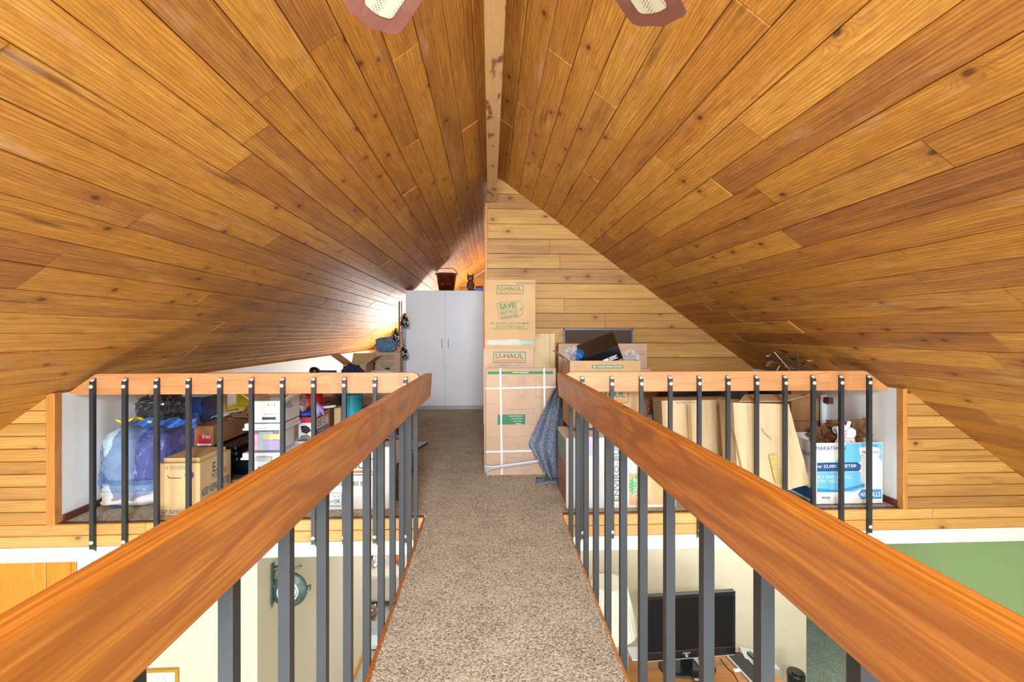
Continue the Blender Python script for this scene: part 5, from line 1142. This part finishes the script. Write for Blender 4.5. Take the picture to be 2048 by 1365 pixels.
c2 = Wz(1500, 1312, zd); tag(build(MB().prism([Wz(1478, 1298, zd + .001), Wz(1534, 1312, zd + .001), Wz(1560, 1345, zd + .001), Wz(1490, 1322, zd + .001)], (0, 0, .024)), 'grey_folder', cab_edge, bevel=.003), 'flat grey laptop case under the remote control', 'laptop case')
c = Wz(1388, 1336, zd)
r = root('router', 'small black router with a green label in front of the television', 'router', c + Vector((0, -.16, 0)))
M = Matrix.Translation(c + Vector((0, -.15, .012))) @ Matrix.Rotation(R(-12), 4, 'Z')
build(MB().box(-.075, .075, -.05, .05, .008, .03, M), 'router_body', plas_k, r, bevel=.006); build(MB().box(-.012, .012, -.045, .035, .0302, .031, M), 'green_label', flat('mint_label', lin(176, 214, 180), .5), r); build(MB().box(-.07, .07, -.052, -.049, .012, .024, M), 'front_strip', sil, r)
a, c = Wz(1390, 1318, zd + .02), Wz(1414, 1350, zd + .02); d_ = (c - a).normalized(); s_ = Vector((-d_.y, d_.x, 0))
tag(build(MB().prism([a - s_ * .018, c - s_ * .02, c + s_ * .02, a + s_ * .018], (0, 0, .008)), 'metal_ruler', sil, bevel=.002), 'flat silver metal bar right of the router', 'bar')
for lb, pts, rr in (('black cable running over the desk from the keyboard', [(1440, 1318), (1452, 1335), (1468, 1350), (1480, 1372)], .004), ('thin grey cable curling below the router', [(1362, 1345), (1380, 1351), (1398, 1350), (1408, 1343)], .003)):
    tag(build(MB().tube([Wz(x, y_, zd) + Vector((0, 0, rr)) for x, y_ in pts], rr, 6), 'cable', plas_k, smooth=True), lb, 'cable')
p = Wz(1474, 1344, zd); tag(build(MB().box(p.x - .03, p.x + .03, p.y - .012, p.y + .015, zd, zd + .018), 'eraser', ctrim, bevel=.004), 'small cream eraser block near the keyboard', 'eraser')
# pleated lamp
Yl = 4.35; T = W(1218, 1166, Yl); Bm = W(1225, 1256, Yl); rt, rb_ = 34 * Yl / F, 56 * Yl / F; xl_ = T.x
r = root('table_lamp', 'white table lamp with a pleated empire shade left of the television', 'lamp', (xl_, Yl, zd))
shade = flat('ivory_lamp_shade', lin(232, 226, 204), .8)
build(MB().lathe([(rt, T.z), (rb_, Bm.z)], (xl_, Yl, 0), 72, flute=.018), 'shade', shade, r, solid=.003)
for q, z_ in ((rt, T.z), (rb_, Bm.z)): build(MB().tube([(xl_ + q * math.cos(R(15 * k)), Yl + q * math.sin(R(15 * k)), z_) for k in range(25)], .005, 6, False), 'shade_trim', shade, r)
for k in range(3): build(MB().tube([(xl_, Yl, T.z - .02), (xl_ + rt * math.cos(R(120 * k + 20)), Yl + rt * math.sin(R(120 * k + 20)), T.z)], .0025, 5), 'spider_wire', ink_gray, r)
build(MB().lathe([(0, zd), (.10, zd), (.10, zd + .02), (.03, zd + .04), (.09, zd + .14), (.10, zd + .22), (.05, zd + .31), (.015, zd + .34), (.015, T.z - .15), (.0, T.z - .14)], (xl_, Yl, 0), 28), 'lamp_base', cardw, r, smooth=True)
build(MB().lump((xl_, Yl, T.z - .08), (.032, .032, .05), 0), 'bulb', ink_w, r, smooth=True)
tag(bx('side_table', white, xl_ - .16, xl_ + .12, Yl - .2, Yl + .2, ZF, zd - .002, bevel=.006), 'small white side table under the pleated lamp', 'table')
# black bin on the floor right of the desk
p = W(1592, 1345, 4.55)
r = root('black_waste_bin', 'black oval lidded bin against the cream wall right of the desk', 'bin', (p.x, 4.55, ZF))
build(MB().lathe([(0, ZF), (.07, ZF), (.085, p.z - .02), (.08, p.z), (0, p.z)], (p.x, 4.55, 0), 28), 'bin_body', plas_k, r, smooth=False, bevel=.004); build(MB().lathe([(.05, p.z), (.05, p.z + .014), (0, p.z + .016)], (p.x, 4.53, 0), 24), 'lid', plas_k, r)
# sofa with toys far below the left loft
r = root('sofa', 'beige upholstered sofa far below the left loft', 'sofa', (-1.3, 7.0, ZF))
bx('seat', beige_f, -2.2, -.35, 6.55, 7.3, ZF + .08, ZF + .46, r, bevel=.04); bx('backrest', beige_f, -2.2, -.35, 7.3, 7.52, ZF + .08, ZF + .92, r, bevel=.05); bx('armrest', beige_f, -2.38, -2.2, 6.5, 7.5, ZF + .08, ZF + .62, r, bevel=.04); bx('armrest', beige_f, -.35, -.17, 6.5, 7.5, ZF + .08, ZF + .62, r, bevel=.04)
for xx in (-2.3, -.25):
    for yy in (6.6, 7.4): bx('leg', MW['dark'], xx - .025, xx + .025, yy - .025, yy + .025, ZF, ZF + .08, r)
tag(build(MB().lump((-1.9, 7.05, ZF + .62), (.22, .12, .16), .06, 2, 3, seed=41), 'cushion', grey_f, smooth=True), 'grey cushion on the beige sofa', 'cushion')
p = W(761, 1146, 6.9); z_ = ZF + .47
def plush(label, x, y_, z_, s, m1, m2):
    r = root('stuffed_animal', label, 'toy', (x, y_, z_))
    build(MB().lump((x, y_, z_ + s * .8), (s * .75, s * .65, s * .8), .05, seed=50), 'body', m1, r, smooth=True); build(MB().lump((x, y_ - s * .1, z_ + s * 1.9), (s * .6, s * .55, s * .55), .04, seed=51), 'head', m1, r, smooth=True)
    for q in (-1, 1):
        build(MB().lump((x + q * s * .42, y_, z_ + s * 2.4), (s * .18, s * .1, s * .2), 0), 'ear', m2, r, smooth=True); build(MB().lump((x + q * s * .2, y_ - s * .62, z_ + s * 2.0), (s * .06, s * .04, s * .06), 0, nu=8, nv=6), 'eye', plas_k, r, smooth=True)
        build(MB().lump((x + q * s * .7, y_ - s * .3, z_ + s * 1.0), (s * .2, s * .3, s * .4), .04), 'arm', m1, r, smooth=True); build(MB().lump((x + q * s * .45, y_ - s * .7, z_ + s * .25), (s * .25, s * .45, s * .24), .04), 'leg', m1, r, smooth=True)
    build(MB().lump((x, y_ - s * .62, z_ + s * 1.75), (s * .2, s * .15, s * .15), 0), 'muzzle', m2, r, smooth=True)
plush('white stuffed animal with black ears sitting on the sofa', p.x, 6.85, z_, .10, whitep, plas_k)
plush('orange stuffed animal sitting right of the white one on the sofa', p.x + .25, 6.9, z_, .09, flat('orange_plush', lin(206, 100, 50), .9), whitep)
p = Wz(746, 1236, ZF); plush('small brown and white stuffed animal on the floor before the sofa', p.x, p.y, ZF, .07, flat('brown_plush', lin(130, 96, 70), .9), whitep)
p = Wz(745, 1290, ZF); tag(build(MB().lump((p.x, p.y, ZF + .03), (.16, .12, .03), .25, seed=60), 'grey_cloth', flat('pale_grey_cloth', lin(190, 190, 196), .9)), 'pale grey cloth lying on the lower floor', 'cloth')

# groups of alike things
for pre, g in (('cone_ornament', 'openwork cone ornaments hanging by the cabinet'), ('bridge_railing', 'railings of the bridge'), ('loft_railing', 'railings of the loft edge'),
               ('moving_box', 'cardboard moving boxes stored in the loft'), ('kraft_wrapped_box', 'kraft paper boxes behind the right rail'), ('stuffed_animal', 'stuffed animals by the sofa'),
               ('shoe', 'shoes on the red and white box'), ('yellow_box', 'yellow boxes'), ('packing_paper', 'crumpled packing paper in the tissue carton'), ('plastic_tub', 'teal plastic tubs'),
               ('storage_tote', 'lidded totes in the left loft'), ('clear_plastic_wrap', 'clear plastic beside the tilted black box')):
    for o in bpy.data.objects:
        if o.parent is None and o.name.split('.')[0] == pre and 'label' in o.keys(): o['group'] = g
